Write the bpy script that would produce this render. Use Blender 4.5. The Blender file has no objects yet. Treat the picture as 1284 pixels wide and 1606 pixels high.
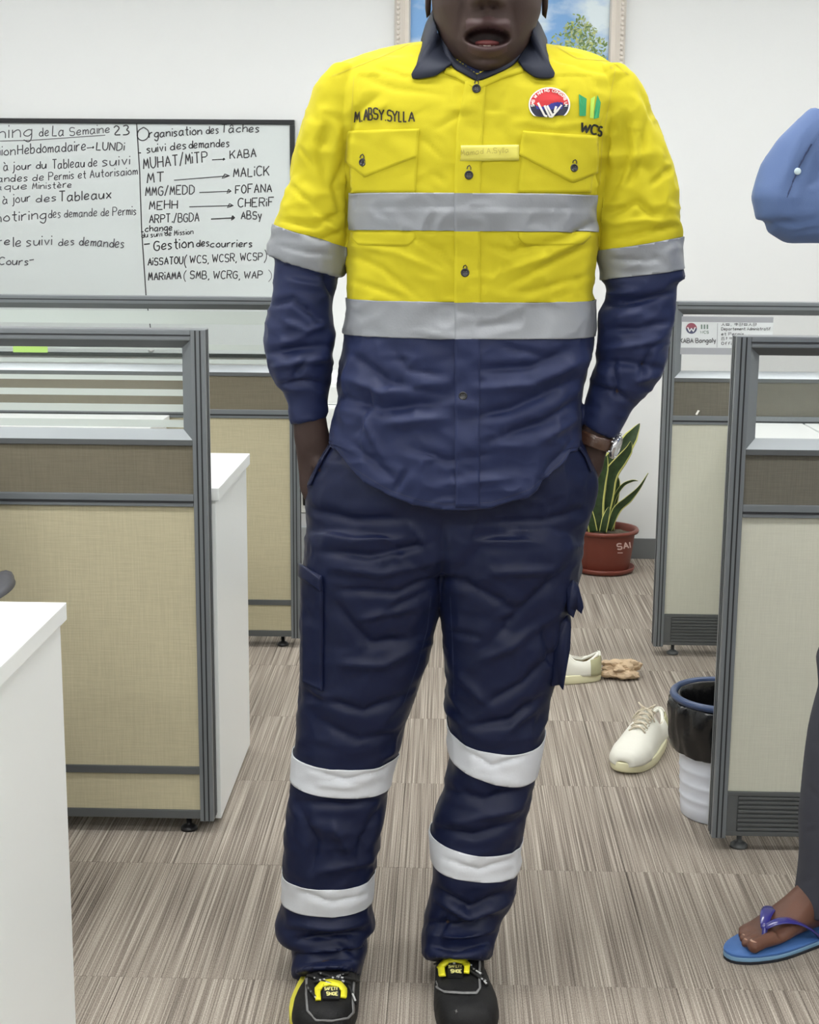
import bpy, bmesh, math, random
import numpy as np
from mathutils import Vector, Matrix
from mathutils.bvhtree import BVHTree

# ---------------------------------------------------------------- camera
F = 2280.0; CX = 642.0; CY = 803.0; HC = 1.33          # focal length in pixels of the 1284x1606 frame
PIT = math.radians(11.0); ROLL = math.radians(.46); YAW = math.radians(1.45)
fw = np.array([-math.sin(YAW)*math.cos(PIT), math.cos(YAW)*math.cos(PIT), -math.sin(PIT)])
r0 = np.array([math.cos(YAW), math.sin(YAW), 0.]); u0 = np.cross(r0, fw)
rt = r0*math.cos(ROLL)+u0*math.sin(ROLL); up = -r0*math.sin(ROLL)+u0*math.cos(ROLL)
ORG = np.array([0, 0, HC])
scn = bpy.context.scene
COL = scn.collection
cd = bpy.data.cameras.new('camera'); cam = bpy.data.objects.new('camera', cd); COL.objects.link(cam)
cd.sensor_fit = 'VERTICAL'; cd.sensor_height = 24.0; cd.sensor_width = 24.0
cd.lens = 24.0*F/1606.0
M = Matrix.Identity(4)
for i in range(3):
    M[i][0] = rt[i]; M[i][1] = up[i]; M[i][2] = -fw[i]; M[i][3] = ORG[i]
cam.matrix_world = M
scn.camera = cam
# ---------------------------------------------------------------- world, exposure
w = bpy.data.worlds.new('world'); scn.world = w; w.use_nodes = True
w.node_tree.nodes['Background'].inputs[0].default_value = (.9, .95, 1, 1)
w.node_tree.nodes['Background'].inputs[1].default_value = .3
vs = scn.view_settings
vs.view_transform = 'Standard'; vs.look = 'None'; vs.gamma = 1; vs.use_curve_mapping = False
vs.exposure = 0.65
LAMP = 13.0         # emission strength of the ceiling light panels (they are built with the ceiling)

def ray(x, y):
    return fw+rt*(x-CX)/F-up*(y-CY)/F
def at(x, y, Y):                 # world point on the plane y = Y seen at a photo pixel
    d = ray(x, y); return Vector(ORG+d*Y/d[1])
def fl(x, y, z=0.):              # world point at height z
    d = ray(x, y); return Vector(ORG+d*(z-HC)/d[2])
def px_of(co):                   # photo pixels of an (n,3) array of world points
    v = co-ORG; d = v@fw
    return CX+F*(v@rt)/d, CY-F*(v@up)/d

# ---------------------------------------------------------------- materials
MATS = {}
def mat(name, col, rough=.5, metal=0., spec=.5, bump=0., bscale=200., bstretch=(1, 1, 1), var=0., vscale=8., sheen=0.,
        alpha=1., trans=0., emit=0., coat=0.):
    if name in MATS: return MATS[name]
    m = bpy.data.materials.new(name); m.use_nodes = True
    nt = m.node_tree; b = nt.nodes['Principled BSDF']
    b.inputs['Base Color'].default_value = (*col, 1)
    b.inputs['Roughness'].default_value = rough; b.inputs['Metallic'].default_value = metal
    b.inputs['Specular IOR Level'].default_value = spec
    b.inputs['Sheen Weight'].default_value = sheen; b.inputs['Sheen Roughness'].default_value = .4
    b.inputs['Coat Weight'].default_value = coat
    b.inputs['Alpha'].default_value = alpha; b.inputs['Transmission Weight'].default_value = trans
    if emit: b.inputs['Emission Color'].default_value = (*col, 1); b.inputs['Emission Strength'].default_value = emit
    tc = nt.nodes.new('ShaderNodeTexCoord')
    def noise(scale, stretch, detail=3):
        mp = nt.nodes.new('ShaderNodeMapping'); mp.inputs['Scale'].default_value = stretch
        nt.links.new(tc.outputs['Object'], mp.inputs[0])
        n = nt.nodes.new('ShaderNodeTexNoise'); n.inputs['Scale'].default_value = scale; n.inputs['Detail'].default_value = detail
        nt.links.new(mp.outputs[0], n.inputs['Vector']); return n
    if bump:
        n = noise(bscale, bstretch); bp = nt.nodes.new('ShaderNodeBump'); bp.inputs['Strength'].default_value = bump
        bp.inputs['Distance'].default_value = .002
        nt.links.new(n.outputs[0], bp.inputs['Height']); nt.links.new(bp.outputs[0], b.inputs['Normal'])
    if var:
        n = noise(vscale, (1, 1, 1), 5); mr = nt.nodes.new('ShaderNodeMapRange')
        mr.inputs[1].default_value = .3; mr.inputs[2].default_value = .7
        mr.inputs[3].default_value = 1-var; mr.inputs[4].default_value = 1+var
        nt.links.new(n.outputs[0], mr.inputs[0])
        mx = nt.nodes.new('ShaderNodeMix'); mx.data_type = 'RGBA'; mx.blend_type = 'MULTIPLY'; mx.inputs[0].default_value = 1
        mx.inputs[6].default_value = (*col, 1); nt.links.new(mr.outputs[0], mx.inputs[7])
        nt.links.new(mx.outputs[2], b.inputs['Base Color'])
    MATS[name] = m
    return m
def s2l(r, g, b):
    return tuple(((c/255.)/12.92 if c/255. < .04045 else ((c/255.+.055)/1.055)**2.4) for c in (r, g, b))
def woven(name, col, contrast=.16, s=1.):        # coarse woven cloth on the partitions: crossed threads
    m = mat(name, col, .9, spec=.2)
    nt = m.node_tree; b = nt.nodes['Principled BSDF']; tc = nt.nodes['Texture Coordinate']
    outs = []
    for st in ((18*s, 18*s, 420*s), (420*s, 420*s, 18*s)):
        mp = nt.nodes.new('ShaderNodeMapping'); mp.inputs['Scale'].default_value = st
        n = nt.nodes.new('ShaderNodeTexNoise'); n.inputs['Scale'].default_value = 1; n.inputs['Detail'].default_value = 3
        nt.links.new(tc.outputs['Object'], mp.inputs[0]); nt.links.new(mp.outputs[0], n.inputs['Vector']); outs.append(n)
    ad = nt.nodes.new('ShaderNodeMath'); ad.operation = 'ADD'
    nt.links.new(outs[0].outputs[0], ad.inputs[0]); nt.links.new(outs[1].outputs[0], ad.inputs[1])
    mr = nt.nodes.new('ShaderNodeMapRange'); mr.inputs[1].default_value = .6; mr.inputs[2].default_value = 1.4
    mr.inputs[3].default_value = 1-contrast; mr.inputs[4].default_value = 1+contrast
    nt.links.new(ad.outputs[0], mr.inputs[0])
    mx = nt.nodes.new('ShaderNodeMix'); mx.data_type = 'RGBA'; mx.blend_type = 'MULTIPLY'; mx.inputs[0].default_value = 1
    mx.inputs[6].default_value = (*col, 1); nt.links.new(mr.outputs[0], mx.inputs[7]); nt.links.new(mx.outputs[2], b.inputs['Base Color'])
    bp = nt.nodes.new('ShaderNodeBump'); bp.inputs['Strength'].default_value = .25; bp.inputs['Distance'].default_value = .001
    nt.links.new(ad.outputs[0], bp.inputs['Height']); nt.links.new(bp.outputs[0], b.inputs['Normal'])
    return m
def carpet_mat():
    m = mat('carpet', (.3, .27, .24), .95, spec=.1)
    nt = m.node_tree; b = nt.nodes['Principled BSDF']; tc = nt.nodes['Texture Coordinate']
    oi = nt.nodes.new('ShaderNodeObjectInfo'); mu = nt.nodes.new('ShaderNodeMath'); mu.operation = 'MULTIPLY'; mu.inputs[1].default_value = 37.
    nt.links.new(oi.outputs['Random'], mu.inputs[0])
    cb = nt.nodes.new('ShaderNodeCombineXYZ'); nt.links.new(mu.outputs[0], cb.inputs[0]); nt.links.new(mu.outputs[0], cb.inputs[1])
    va = nt.nodes.new('ShaderNodeVectorMath'); va.operation = 'ADD'
    nt.links.new(tc.outputs['Object'], va.inputs[0]); nt.links.new(cb.outputs[0], va.inputs[1])
    res = []
    for st, det in (((360, 1.7, 1), 2), ((90, 1.0, 1), 2), ((800, 240, 1), 2)):
        mp = nt.nodes.new('ShaderNodeMapping'); mp.inputs['Scale'].default_value = st
        n = nt.nodes.new('ShaderNodeTexNoise'); n.inputs['Scale'].default_value = 1; n.inputs['Detail'].default_value = det
        nt.links.new(va.outputs[0], mp.inputs[0]); nt.links.new(mp.outputs[0], n.inputs['Vector']); res.append(n)
    def mth(op, a, c):
        n = nt.nodes.new('ShaderNodeMath'); n.operation = op
        for k, v in enumerate((a, c)):
            if isinstance(v, (int, float)): n.inputs[k].default_value = v
            else: nt.links.new(v, n.inputs[k])
        return n.outputs[0]
    tot = mth('ADD', mth('MULTIPLY', res[0].outputs[0], .54), mth('ADD', mth('MULTIPLY', res[1].outputs[0], .17), mth('MULTIPLY', res[2].outputs[0], .29)))
    cr = nt.nodes.new('ShaderNodeValToRGB'); nt.links.new(tot, cr.inputs[0])
    e = cr.color_ramp.elements
    e[0].position = .34; e[0].color = (*s2l(88, 80, 74), 1)
    e[1].position = .66; e[1].color = (*s2l(200, 191, 179), 1)
    x = e.new(.45); x.color = (*s2l(130, 121, 112), 1)
    x = e.new(.54); x.color = (*s2l(160, 151, 140), 1)
    nt.links.new(cr.outputs[0], b.inputs['Base Color'])
    bp = nt.nodes.new('ShaderNodeBump'); bp.inputs['Strength'].default_value = .5; bp.inputs['Distance'].default_value = .002
    nt.links.new(tot, bp.inputs['Height']); nt.links.new(bp.outputs[0], b.inputs['Normal'])
    return m

# ---------------------------------------------------------------- mesh helpers
def link(name, me, parent=None, smooth=False, **tags):
    o = bpy.data.objects.new(name, me); COL.objects.link(o)
    if parent is not None: o.parent = parent; o.matrix_parent_inverse = Matrix.Translation(-parent_loc(parent))
    if smooth and me is not None:
        for p in me.polygons: p.use_smooth = True
    for k, v in tags.items(): o[k] = v
    return o
def parent_loc(p):      # parts are modelled in world coordinates under a root that may stand elsewhere
    return p.location.copy() if p.parent is None else Vector((0, 0, 0))
def thing(name, label, cat, loc=(0, 0, 0), group=None):
    o = link(name, None); o.location = loc; o['label'] = label; o['category'] = cat
    if group: o['group'] = group
    return o
class MB:
    def __init__(s): s.v = []; s.f = []; s.m = []; s.mi = 0
    def add(s, vs, fs):
        n = len(s.v); s.v += [tuple(v) for v in vs]; s.f += [tuple(i+n for i in f) for f in fs]; s.m += [s.mi]*len(fs)
    def box(s, a, b, ch=0.):
        x0, x1 = sorted((a[0], b[0])); y0, y1 = sorted((a[1], b[1])); z0, z1 = sorted((a[2], b[2]))
        if ch <= 0:
            s.add([(x0, y0, z0), (x1, y0, z0), (x1, y1, z0), (x0, y1, z0), (x0, y0, z1), (x1, y0, z1), (x1, y1, z1), (x0, y1, z1)],
                  [(0, 3, 2, 1), (4, 5, 6, 7), (0, 1, 5, 4), (1, 2, 6, 5), (2, 3, 7, 6), (3, 0, 4, 7)])
        else:
            bm = bmesh.new(); bmesh.ops.create_cube(bm, size=1)
            for v in bm.verts: v.co = Vector(((x0+x1)/2+v.co.x*(x1-x0), (y0+y1)/2+v.co.y*(y1-y0), (z0+z1)/2+v.co.z*(z1-z0)))
            bmesh.ops.bevel(bm, geom=bm.edges[:], offset=ch, segments=2, affect='EDGES', profile=.7)
            bm.verts.index_update()
            s.add([v.co[:] for v in bm.verts], [[v.index for v in f.verts] for f in bm.faces]); bm.free()
    def rings(s, R, cap0=True, cap1=True, closed=True):    # R: list of equal length point lists
        n = len(R[0]); V = [p for r in R for p in r]; Fc = []
        for i in range(len(R)-1):
            for j in range(n if closed else n-1):
                k = (j+1) % n; Fc.append((i*n+j, i*n+k, (i+1)*n+k, (i+1)*n+j))
        if cap0: Fc.append(tuple(range(n))[::-1])
        if cap1: Fc.append(tuple((len(R)-1)*n+j for j in range(n)))
        s.add(V, Fc)
    def lathe(s, c, prof, n=40, cap0=True, cap1=True):
        s.rings([[(c[0]+r*math.cos(2*math.pi*k/n), c[1]+r*math.sin(2*math.pi*k/n), c[2]+z) for k in range(n)] for r, z in prof], cap0, cap1)
    def tube(s, pts, r, n=8, caps=True):
        pts = [Vector(p) for p in pts]; R = []; prev = None
        for i, p in enumerate(pts):
            t = (pts[min(i+1, len(pts)-1)]-pts[max(i-1, 0)]).normalized()
            a = prev-t*prev.dot(t) if prev is not None else t.orthogonal()
            a.normalize(); b = t.cross(a); prev = a
            rr = r[i] if isinstance(r, (list, tuple)) else r
            R.append([tuple(p+(a*math.cos(2*math.pi*k/n)+b*math.sin(2*math.pi*k/n))*rr) for k in range(n)])
        s.rings(R, caps, caps)
    def mesh(s, name, mats):
        me = bpy.data.meshes.new(name); me.from_pydata(s.v, [], s.f)
        for m in (mats if isinstance(mats, (list, tuple)) else [mats]): me.materials.append(m)
        me.polygons.foreach_set('material_index', s.m); me.update()
        bm = bmesh.new(); bm.from_mesh(me); bmesh.ops.recalc_face_normals(bm, faces=bm.faces); bm.to_mesh(me); bm.free()
        return me
    def obj(s, name, mats, parent=None, smooth=False, **tags):
        return link(name, s.mesh(name, mats), parent, smooth, **tags)
def smooth_angle(o, deg=40):
    me = o.data
    for p in me.polygons: p.use_smooth = True
    me.set_sharp_from_angle(angle=math.radians(deg))
def ring(c, U, V, n=48, e=2.2):
    out = []
    for k in range(n):
        t = 2*math.pi*k/n; ct, st = math.cos(t), math.sin(t)
        out.append(tuple(c+U*math.copysign(abs(ct)**(2/e), ct)+V*math.copysign(abs(st)**(2/e), st)))
    return out
def edge_ring(p, q, Y, b, n=48, e=2.2, dy=0.):      # ring whose left and right silhouettes are two photo pixels on plane y = Y
    P = at(p[0], p[1], Y); Q = at(q[0], q[1], Y)
    return ring((P+Q)/2+Vector((0, dy, 0)), (Q-P)/2, Vector((0, b, 0)), n, e)
def resample(R, k=3):                                # smooth (Catmull-Rom) loft between key rings
    R = [np.array(r) for r in R]; out = []
    for i in range(len(R)-1):
        a = R[max(i-1, 0)]; b = R[i]; c = R[i+1]; d = R[min(i+2, len(R)-1)]
        for j in range(k):
            t = j/k
            out.append(.5*((2*b)+(c-a)*t+(2*a-5*b+4*c-d)*t*t+(3*b-a-3*c+d)*t**3))
    out.append(R[-1])
    return [[tuple(p) for p in r] for r in out]
def remeshed(mb, voxel, smooth=4, fac=.5):
    me = mb.mesh('tmp', []); o = bpy.data.objects.new('tmp', me); COL.objects.link(o)
    m = o.modifiers.new('r', 'REMESH'); m.mode = 'VOXEL'; m.voxel_size = voxel
    if smooth:
        m2 = o.modifiers.new('s', 'SMOOTH'); m2.iterations = smooth; m2.factor = fac
    dg = bpy.context.evaluated_depsgraph_get(); dg.update()
    out = bpy.data.meshes.new_from_object(o.evaluated_get(dg))
    bpy.data.objects.remove(o); bpy.data.meshes.remove(me)
    out.materials.clear()
    return out
def get_co(me):
    a = np.empty(len(me.vertices)*3); me.vertices.foreach_get('co', a); return a.reshape(-1, 3)
def get_no(me):
    a = np.empty(len(me.vertices)*3); me.vertices.foreach_get('normal', a); return a.reshape(-1, 3)
def set_co(me, co):
    me.vertices.foreach_set('co', co.ravel()); me.update()
def vnoise(p, seed=0):                               # smooth value noise on (n,3)
    i = np.floor(p).astype(np.int64); f = p-i; f = f*f*(3-2*f); r = 0
    for dx in (0, 1):
        for dy in (0, 1):
            for dz in (0, 1):
                h = (i[:, 0]+dx)*374761393+(i[:, 1]+dy)*668265263+(i[:, 2]+dz)*2147483647+seed*974711
                h = (h ^ (h >> 13))*1274126177; h = (h ^ (h >> 16)) & 0xffff
                r = r+(h/65535.)*np.where(dx, f[:, 0], 1-f[:, 0])*np.where(dy, f[:, 1], 1-f[:, 1])*np.where(dz, f[:, 2], 1-f[:, 2])
    return r*2-1
def crumple(me, strokes, noise=((.0018, 14, (1, 1, 1)),), seed=0, mask=None, gain=1.):
    """cloth folds: named ridges (+) and valleys (-) along polylines on the front, soft noise folds everywhere"""
    co = get_co(me); no = get_no(me); x, y = px_of(co)
    view = ORG-co; view /= np.linalg.norm(view, axis=1)[:, None]
    front = np.clip((no*view).sum(1)*2.5, 0, 1)
    d = np.zeros(len(co))
    for amp, wd, pts in strokes:
        best = np.full(len(co), 1e9); tt = np.zeros(len(co)); L = len(pts)-1
        for k in range(L):
            ax, ay = pts[k]; bx, by = pts[k+1]; vx, vy = bx-ax, by-ay; l2 = vx*vx+vy*vy
            t = np.clip(((x-ax)*vx+(y-ay)*vy)/l2, 0, 1)
            dd = np.hypot(x-ax-vx*t, y-ay-vy*t); m = dd < best
            best = np.where(m, dd, best); tt = np.where(m, (k+t)/L, tt)
        taper = np.clip(np.sin(np.pi*np.clip(tt*.88+.06, 0, 1))*1.3, 0, 1)
        g = np.exp(-(best/(wd*.8))**1.5)-.40*np.exp(-(best/(wd*2.0))**2)
        d += amp*.001*gain*g*taper*front
    for k, (a, s, st) in enumerate(noise):
        q = co*s*np.array(st)
        q = q+.6*np.stack([vnoise(q*.7+11, seed+k), vnoise(q*.7+23, seed+k+1), vnoise(q*.7+31, seed+k+2)], 1)
        d += a*(1-2*np.abs(vnoise(q, seed+k*7)))
    if mask is not None: d *= mask(co, x, y)
    set_co(me, co+no*d[:, None])

# ---------------------------------------------------------------- surface patches
def hit(bvh, x, y):
    d = Vector(ray(x, y)).normalized()
    loc, no, _, _ = bvh.ray_cast(Vector(ORG), d)
    if loc is None:
        g = Vector(ORG)+d*2.4
        loc, no, _, _ = bvh.find_nearest(g)
    if no.dot(d) > 0: no = -no
    return loc, no
def slab_grid(bvh, fn, nu, nv, off, thick, mb=None, matfn=None):   # a piece of cloth lying on a surface
    mb = mb or MB(); P = []; N = []
    for j in range(nv+1):
        for i in range(nu+1):
            x, y = fn(i/nu, j/nv); l, n = hit(bvh, x, y); P.append(l); N.append(n)
    W = nu+1
    Ns = []
    for j in range(nv+1):
        for i in range(nu+1):
            s = Vector((0, 0, 0))
            for a in (-1, 0, 1):
                for b in (-1, 0, 1):
                    if 0 <= i+a <= nu and 0 <= j+b <= nv: s += N[(j+b)*W+i+a]
            Ns.append(s.normalized())
    n0 = len(mb.v)
    of = [(off(i/nu) if callable(off) else off) for j in range(nv+1) for i in range(nu+1)]
    top = [tuple(p+n*(o+thick)) for p, n, o in zip(P, Ns, of)]; bot = [tuple(p+n*(o-.003)) for p, n, o in zip(P, Ns, of)]
    mb.v += top+bot; K = len(top)
    def q(a, b, c, d, m): mb.f.append((n0+a, n0+b, n0+c, n0+d)); mb.m.append(m)
    for j in range(nv):
        for i in range(nu):
            a = j*W+i; q(a, a+1, a+W+1, a+W, matfn(i/nu, (j+.5)/nv) if matfn else mb.mi)
    for i in range(nu):
        q(i, K+i, K+i+1, i+1, matfn(i/nu, 0) if matfn else mb.mi); a = nv*W+i; q(a, a+1, K+a+1, K+a, matfn(i/nu, 1) if matfn else mb.mi)
    for j in range(nv):
        mm = matfn(0, (j+.5)/nv) if matfn else mb.mi
        a = j*W; q(a, a+W, K+a+W, K+a, mm); a = j*W+nu; q(a, K+a, K+a+W, a+W, mm)
    return mb
def ribbon(bvh, pts, wpx, off, mb, step=2.0, plane=None):
    P = []
    for (ax, ay), (bx, by) in zip(pts, pts[1:]):
        n = max(1, int(math.hypot(bx-ax, by-ay)/step))
        P += [(ax+(bx-ax)*k/n, ay+(by-ay)*k/n) for k in range(n)]
    P.append(pts[-1])
    if len(P) < 2: return
    V = []
    for i, p in enumerate(P):
        a = P[max(i-1, 0)]; b = P[min(i+1, len(P)-1)]; L = math.hypot(b[0]-a[0], b[1]-a[1]) or 1
        nx, ny = -(b[1]-a[1])/L*wpx/2, (b[0]-a[0])/L*wpx/2
        for s in (1, -1):
            if plane is not None: V.append(tuple(at(p[0]+nx*s, p[1]+ny*s, plane)))
            else:
                l, n = hit(bvh, p[0]+nx*s, p[1]+ny*s); V.append(tuple(l+n*off))
    mb.add(V, [(2*i, 2*i+1, 2*i+3, 2*i+2) for i in range(len(P)-1)])
def fan(bvh, poly, off, mb, sub=3, plane=None):
    P = []
    for (ax, ay), (bx, by) in zip(poly, poly[1:]+poly[:1]):
        P += [(ax+(bx-ax)*k/sub, ay+(by-ay)*k/sub) for k in range(sub)]
    c = (sum(p[0] for p in P)/len(P), sum(p[1] for p in P)/len(P)); V = []
    for p in [c]+P:
        if plane is not None: V.append(tuple(at(p[0], p[1], plane)))
        else:
            l, n = hit(bvh, *p); V.append(tuple(l+n*off))
    mb.add(V, [(0, i+1, (i+1) % len(P)+1) for i in range(len(P))])

# ---------------------------------------------------------------- single stroke lettering
G = {'A':'0e3m6e|1h5h','B':'0e0m4m5l5j4i0i|4i6h6f4e0e','C':'~6l4m2m0k0g2e4e6f','D':'0e0m3m6k6g3e0e','E':'6m0m0e6e|0i4i','F':'6m0m0e|0i4i',
 'G':'~6l4m2m0k0g2e5e6g6i3i','H':'0e0m|6e6m|0i6i','I':'0e0m','J':'4m4f2e0f','K':'0e0m|6m0h|2j6e','L':'0m0e5e','M':'0e1m3g5m6e','N':'0e0m6e6m',
 'O':'~3m0k0g3e6g6k3m','P':'0e0m4m6l6j4i0i','R':'0e0m4m6l6j4i0i|3i6e','S':'~6l4m1m0k1i5i6g5e2e0f','T':'0m6m|3m3e','U':'~0m0g2e4e6g6m',
 'V':'0m3e6m','W':'0m2e4k6e8m','X':'0m6e|0e6m','Y':'0m3i6m|3i3e','Z':'0m6m0e6e',
 'a':'~5i3j1i0g1e3e5g|5j5f6e','b':'0m0e|~0h3j5h4e0e','c':'~5i3j0h0f3e5f','d':'~5g3j0h0f3e5g|5m5e','e':'~0g5h4j2j0h0f2e5f','f':'~5m3m2k2e|0j4j',
 'g':'~5i3j0h0f3e5g|~5j5c3a0c','h':'0m0e|~0h3j5i5e','i':'0j0e|0l0m','j':'~2j2c0b|2l2m','l':'0m0e','m':'0e0j|~0h2j3i3e|~3h5j6i6e','n':'0e0j|~0h3j5i5e',
 'o':'~3j0h0f3e5f5h3j','p':'0b0j|~0h3j5h4e0e','q':'~5i3j0h0f3e5g|5j5b','r':'0e0j|~0h2j4j','s':'~4i2j0i1h3g4f2e0e','t':'2m2f3e4e|0j4j',
 'u':'~0j0f2e4f5j|5j5e','v':'0j2e4j','w':'0j1e3h5e6j','x':'0j5e|0e5j','y':'0j3e|5j2b','z':'0j4j0e4e','k':'0e0m|4j0g|1h4e',
 '2':'~0k2m5k4i0e6e','3':'~0l3m5k3i|~3i6g4e0e','-':'0h4h','/':'0d4n','(':'~2n0k0g2d',')':'~0n2k2g0d',',':'1e0c','.':'0e1e1f',
 '\u00e0':'~5i3j1i0g1e3e5g|5j5f6e|1m3k','\u00e2':'~5i3j1i0g1e3e5g|5j5f6e|1k3m5k','\u00e8':'~0g5h4j2j0h0f2e5f|1m3k',
 '>':'0h9h|8j9h8f8j','=':'0h9h|8k9h8e8k','_':'','\u4eba':'3m3i0e|3i6e','\u53e3':'0k6k6f0f0k|0h6h','\u4e2d':'0k6k6h0h0k|3m3e','\u90e8':'0l3l|0i3i|0h0e3e3h|5m5e|5l6j5i'}
def chaikin(p):
    o = [p[0]]
    for a, b in zip(p, p[1:]):
        o += [(a[0]*.75+b[0]*.25, a[1]*.75+b[1]*.25), (a[0]*.25+b[0]*.75, a[1]*.25+b[1]*.75)]
    return o+[p[-1]]
def strokes_of(text, p0, p1, cap, rnd=None, jit=0., slant=0., gap=2.2):
    """polylines in photo pixels of a line of lettering from p0 to p1 (baseline), letters cap px high"""
    adv = []; 
    for c in text:
        if c == ' ': adv.append(4.); continue
        g = G.get(c, '0e4e').replace('~', ''); xs = [int(s[i]) for s in g.split('|') for i in range(0, len(s), 2)]
        adv.append((max(xs) if xs else 2)+gap)
    tot = max(sum(adv)-gap, 2.5); L = math.hypot(p1[0]-p0[0], p1[1]-p0[1]); ux, uy = (p1[0]-p0[0])/L, (p1[1]-p0[1])/L
    sx = L/tot; sy = cap/8.; out = []; cur = 0.
    for c, a in zip(text, adv):
        if c != ' ':
            j = (rnd.uniform(-jit, jit), rnd.uniform(-jit, jit), 1+rnd.uniform(-jit, jit)*.08) if rnd else (0, 0, 1)
            for s in G.get(c, '0e4e').split('|'):
                sm = s.startswith('~'); s = s.replace('~', '')
                P = [(int(s[i]), ord(s[i+1])-101) for i in range(0, len(s), 2)]
                if sm and len(P) > 2: P = chaikin(chaikin(P))
                Q = []
                for gx, gy in P:
                    X = (cur+gx+slant*gy)*sx+j[0]*.4; Yv = gy*sy*j[2]+j[1]*.4
                    Q.append((p0[0]+ux*X+uy*Yv, p0[1]+uy*X-ux*Yv))
                if len(Q) > 1: out.append(Q)
        cur += a
    return out
def wr(bvh, text, p0, p1, cap, wpx, off, mb, plane=None, **k):
    for q in strokes_of(text, p0, p1, cap, **k): ribbon(bvh, q, wpx, off, mb, step=1.6 if plane is None else 3, plane=plane)
# ---------------------------------------------------------------- colours
WALL = mat('wall_paint', s2l(233, 235, 235), .6, spec=.3, bump=.03, bscale=60)
WHITE = mat('white_laminate', s2l(244, 248, 247), .28, spec=.5)
GREY = mat('grey_metal', s2l(120, 125, 129), .4, metal=.15, spec=.5)
GREYD = mat('dark_grey_metal', s2l(92, 95, 96), .45, metal=.1)
GREYL = mat('pale_grey_metal', s2l(172, 178, 182), .35, metal=.3)
GROOVE = mat('groove_black', s2l(38, 40, 43), .6)
BLACKP = mat('black_plastic', s2l(24, 24, 26), .4)
BEIGE = woven('beige_cloth', s2l(196, 188, 158), .10)
BEIGE2 = woven('pale_beige_cloth', s2l(203, 203, 188), .05)
BROWN = woven('brown_cloth', s2l(122, 116, 100), .13)
BROWN2 = woven('dark_brown_cloth', s2l(112, 109, 99), .13)
GLASS = mat('clear_glass', (.25, .30, .28), .02, spec=.6, alpha=.08)
FROST = mat('frosted_film', s2l(215, 224, 219), .5, alpha=.8)
CARPET = carpet_mat()
# ---------------------------------------------------------------- room shell
XL, XR, YB, YF, ZC = -3.4, 3.0, 5.9, -3.2, 2.75
def shell(name, a, b, m):
    mb = MB(); mb.box(a, b); o = mb.obj(name, m); o['kind'] = 'structure'; return o
shell('wall_back', (XL, YB, 0), (XR, YB+.1, ZC), WALL)
shell('wall_left', (XL-.1, YF, 0), (XL, YB, ZC), WALL)
shell('wall_right', (XR, YF, 0), (XR+.1, YB, ZC), WALL)
shell('wall_front', (XL, YF-.1, 0), (XR, YF, ZC), WALL)
shell('ceiling', (XL, YF, ZC), (XR, YB, ZC+.1), mat('ceiling_white', s2l(235, 235, 232), .8))
floor = shell('floor', (XL, YF, -.1), (XR, YB, -.008), mat('subfloor', s2l(70, 64, 58), .9))
mb = MB(); mb.box((XL, YB-.012, 0), (XR, YB, .085), .002)
o = mb.obj('baseboard_back', mat('baseboard_grey', s2l(110, 113, 114), .5)); o['kind'] = 'structure'
# carpet tiles: half a metre, each an object of its own
T = .48
mb = MB(); mb.box((-T/2+.0004, -T/2+.0004, -.008), (T/2-.0004, T/2-.0004, 0), .0009)
tile_me = mb.mesh('carpet_tile', CARPET)
rnd = random.Random(4)
for i in range(-5, 6):
    for j in range(-1, 12):
        x = .15+i*T; y = 2.405-T/2+(j-3)*T
        if y-T/2 > YB-.03 or y < .2: continue
        me = tile_me
        if y+T/2 > YB-.001:
            mb = MB(); mb.box((-T/2+.0004, -T/2+.0004, -.008), (T/2-.0004, YB-.002-y, 0), .0009); me = mb.mesh('carpet_tile', CARPET)
        o = link('carpet_tile', me, floor); o.matrix_parent_inverse = Matrix.Identity(4)
        o.location = (x, y, rnd.uniform(-.0003, .0003))
# ceiling light panels
LEDM = mat('lamp_diffuser', (1, 1, .985), .5, emit=LAMP)
FRM = mat('lamp_frame', s2l(230, 230, 230), .4)
for row, y in enumerate((-1.6, .3, 2.2, 4.4)):
    for k, x in enumerate((-1.9, -.1, 1.7)):
        side = ('left', 'middle', 'right')[k]; where = ('behind the photographer', 'above the photographer', 'above the standing man', 'near the back wall')[row]
        t = thing('ceiling_light', 'long white ceiling light panel, %s one of the row %s' % (side, where), 'light', (x, y, ZC), 'ceiling light panels')
        mb = MB()
        mb.box((x-.62, y-.17, ZC-.03), (x+.62, y-.15, ZC-.0)); mb.box((x-.62, y+.15, ZC-.03), (x+.62, y+.17, ZC-.0))
        mb.box((x-.62, y-.15, ZC-.03), (x-.60, y+.15, ZC-.0)); mb.box((x+.60, y-.15, ZC-.03), (x+.62, y+.15, ZC-.0))
        mb.obj('frame', FRM, t)
        mb = MB(); mb.box((x-.60, y-.15, ZC-.024), (x+.60, y+.15, ZC-.002)); mb.obj('diffuser', LEDM, t)

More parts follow.
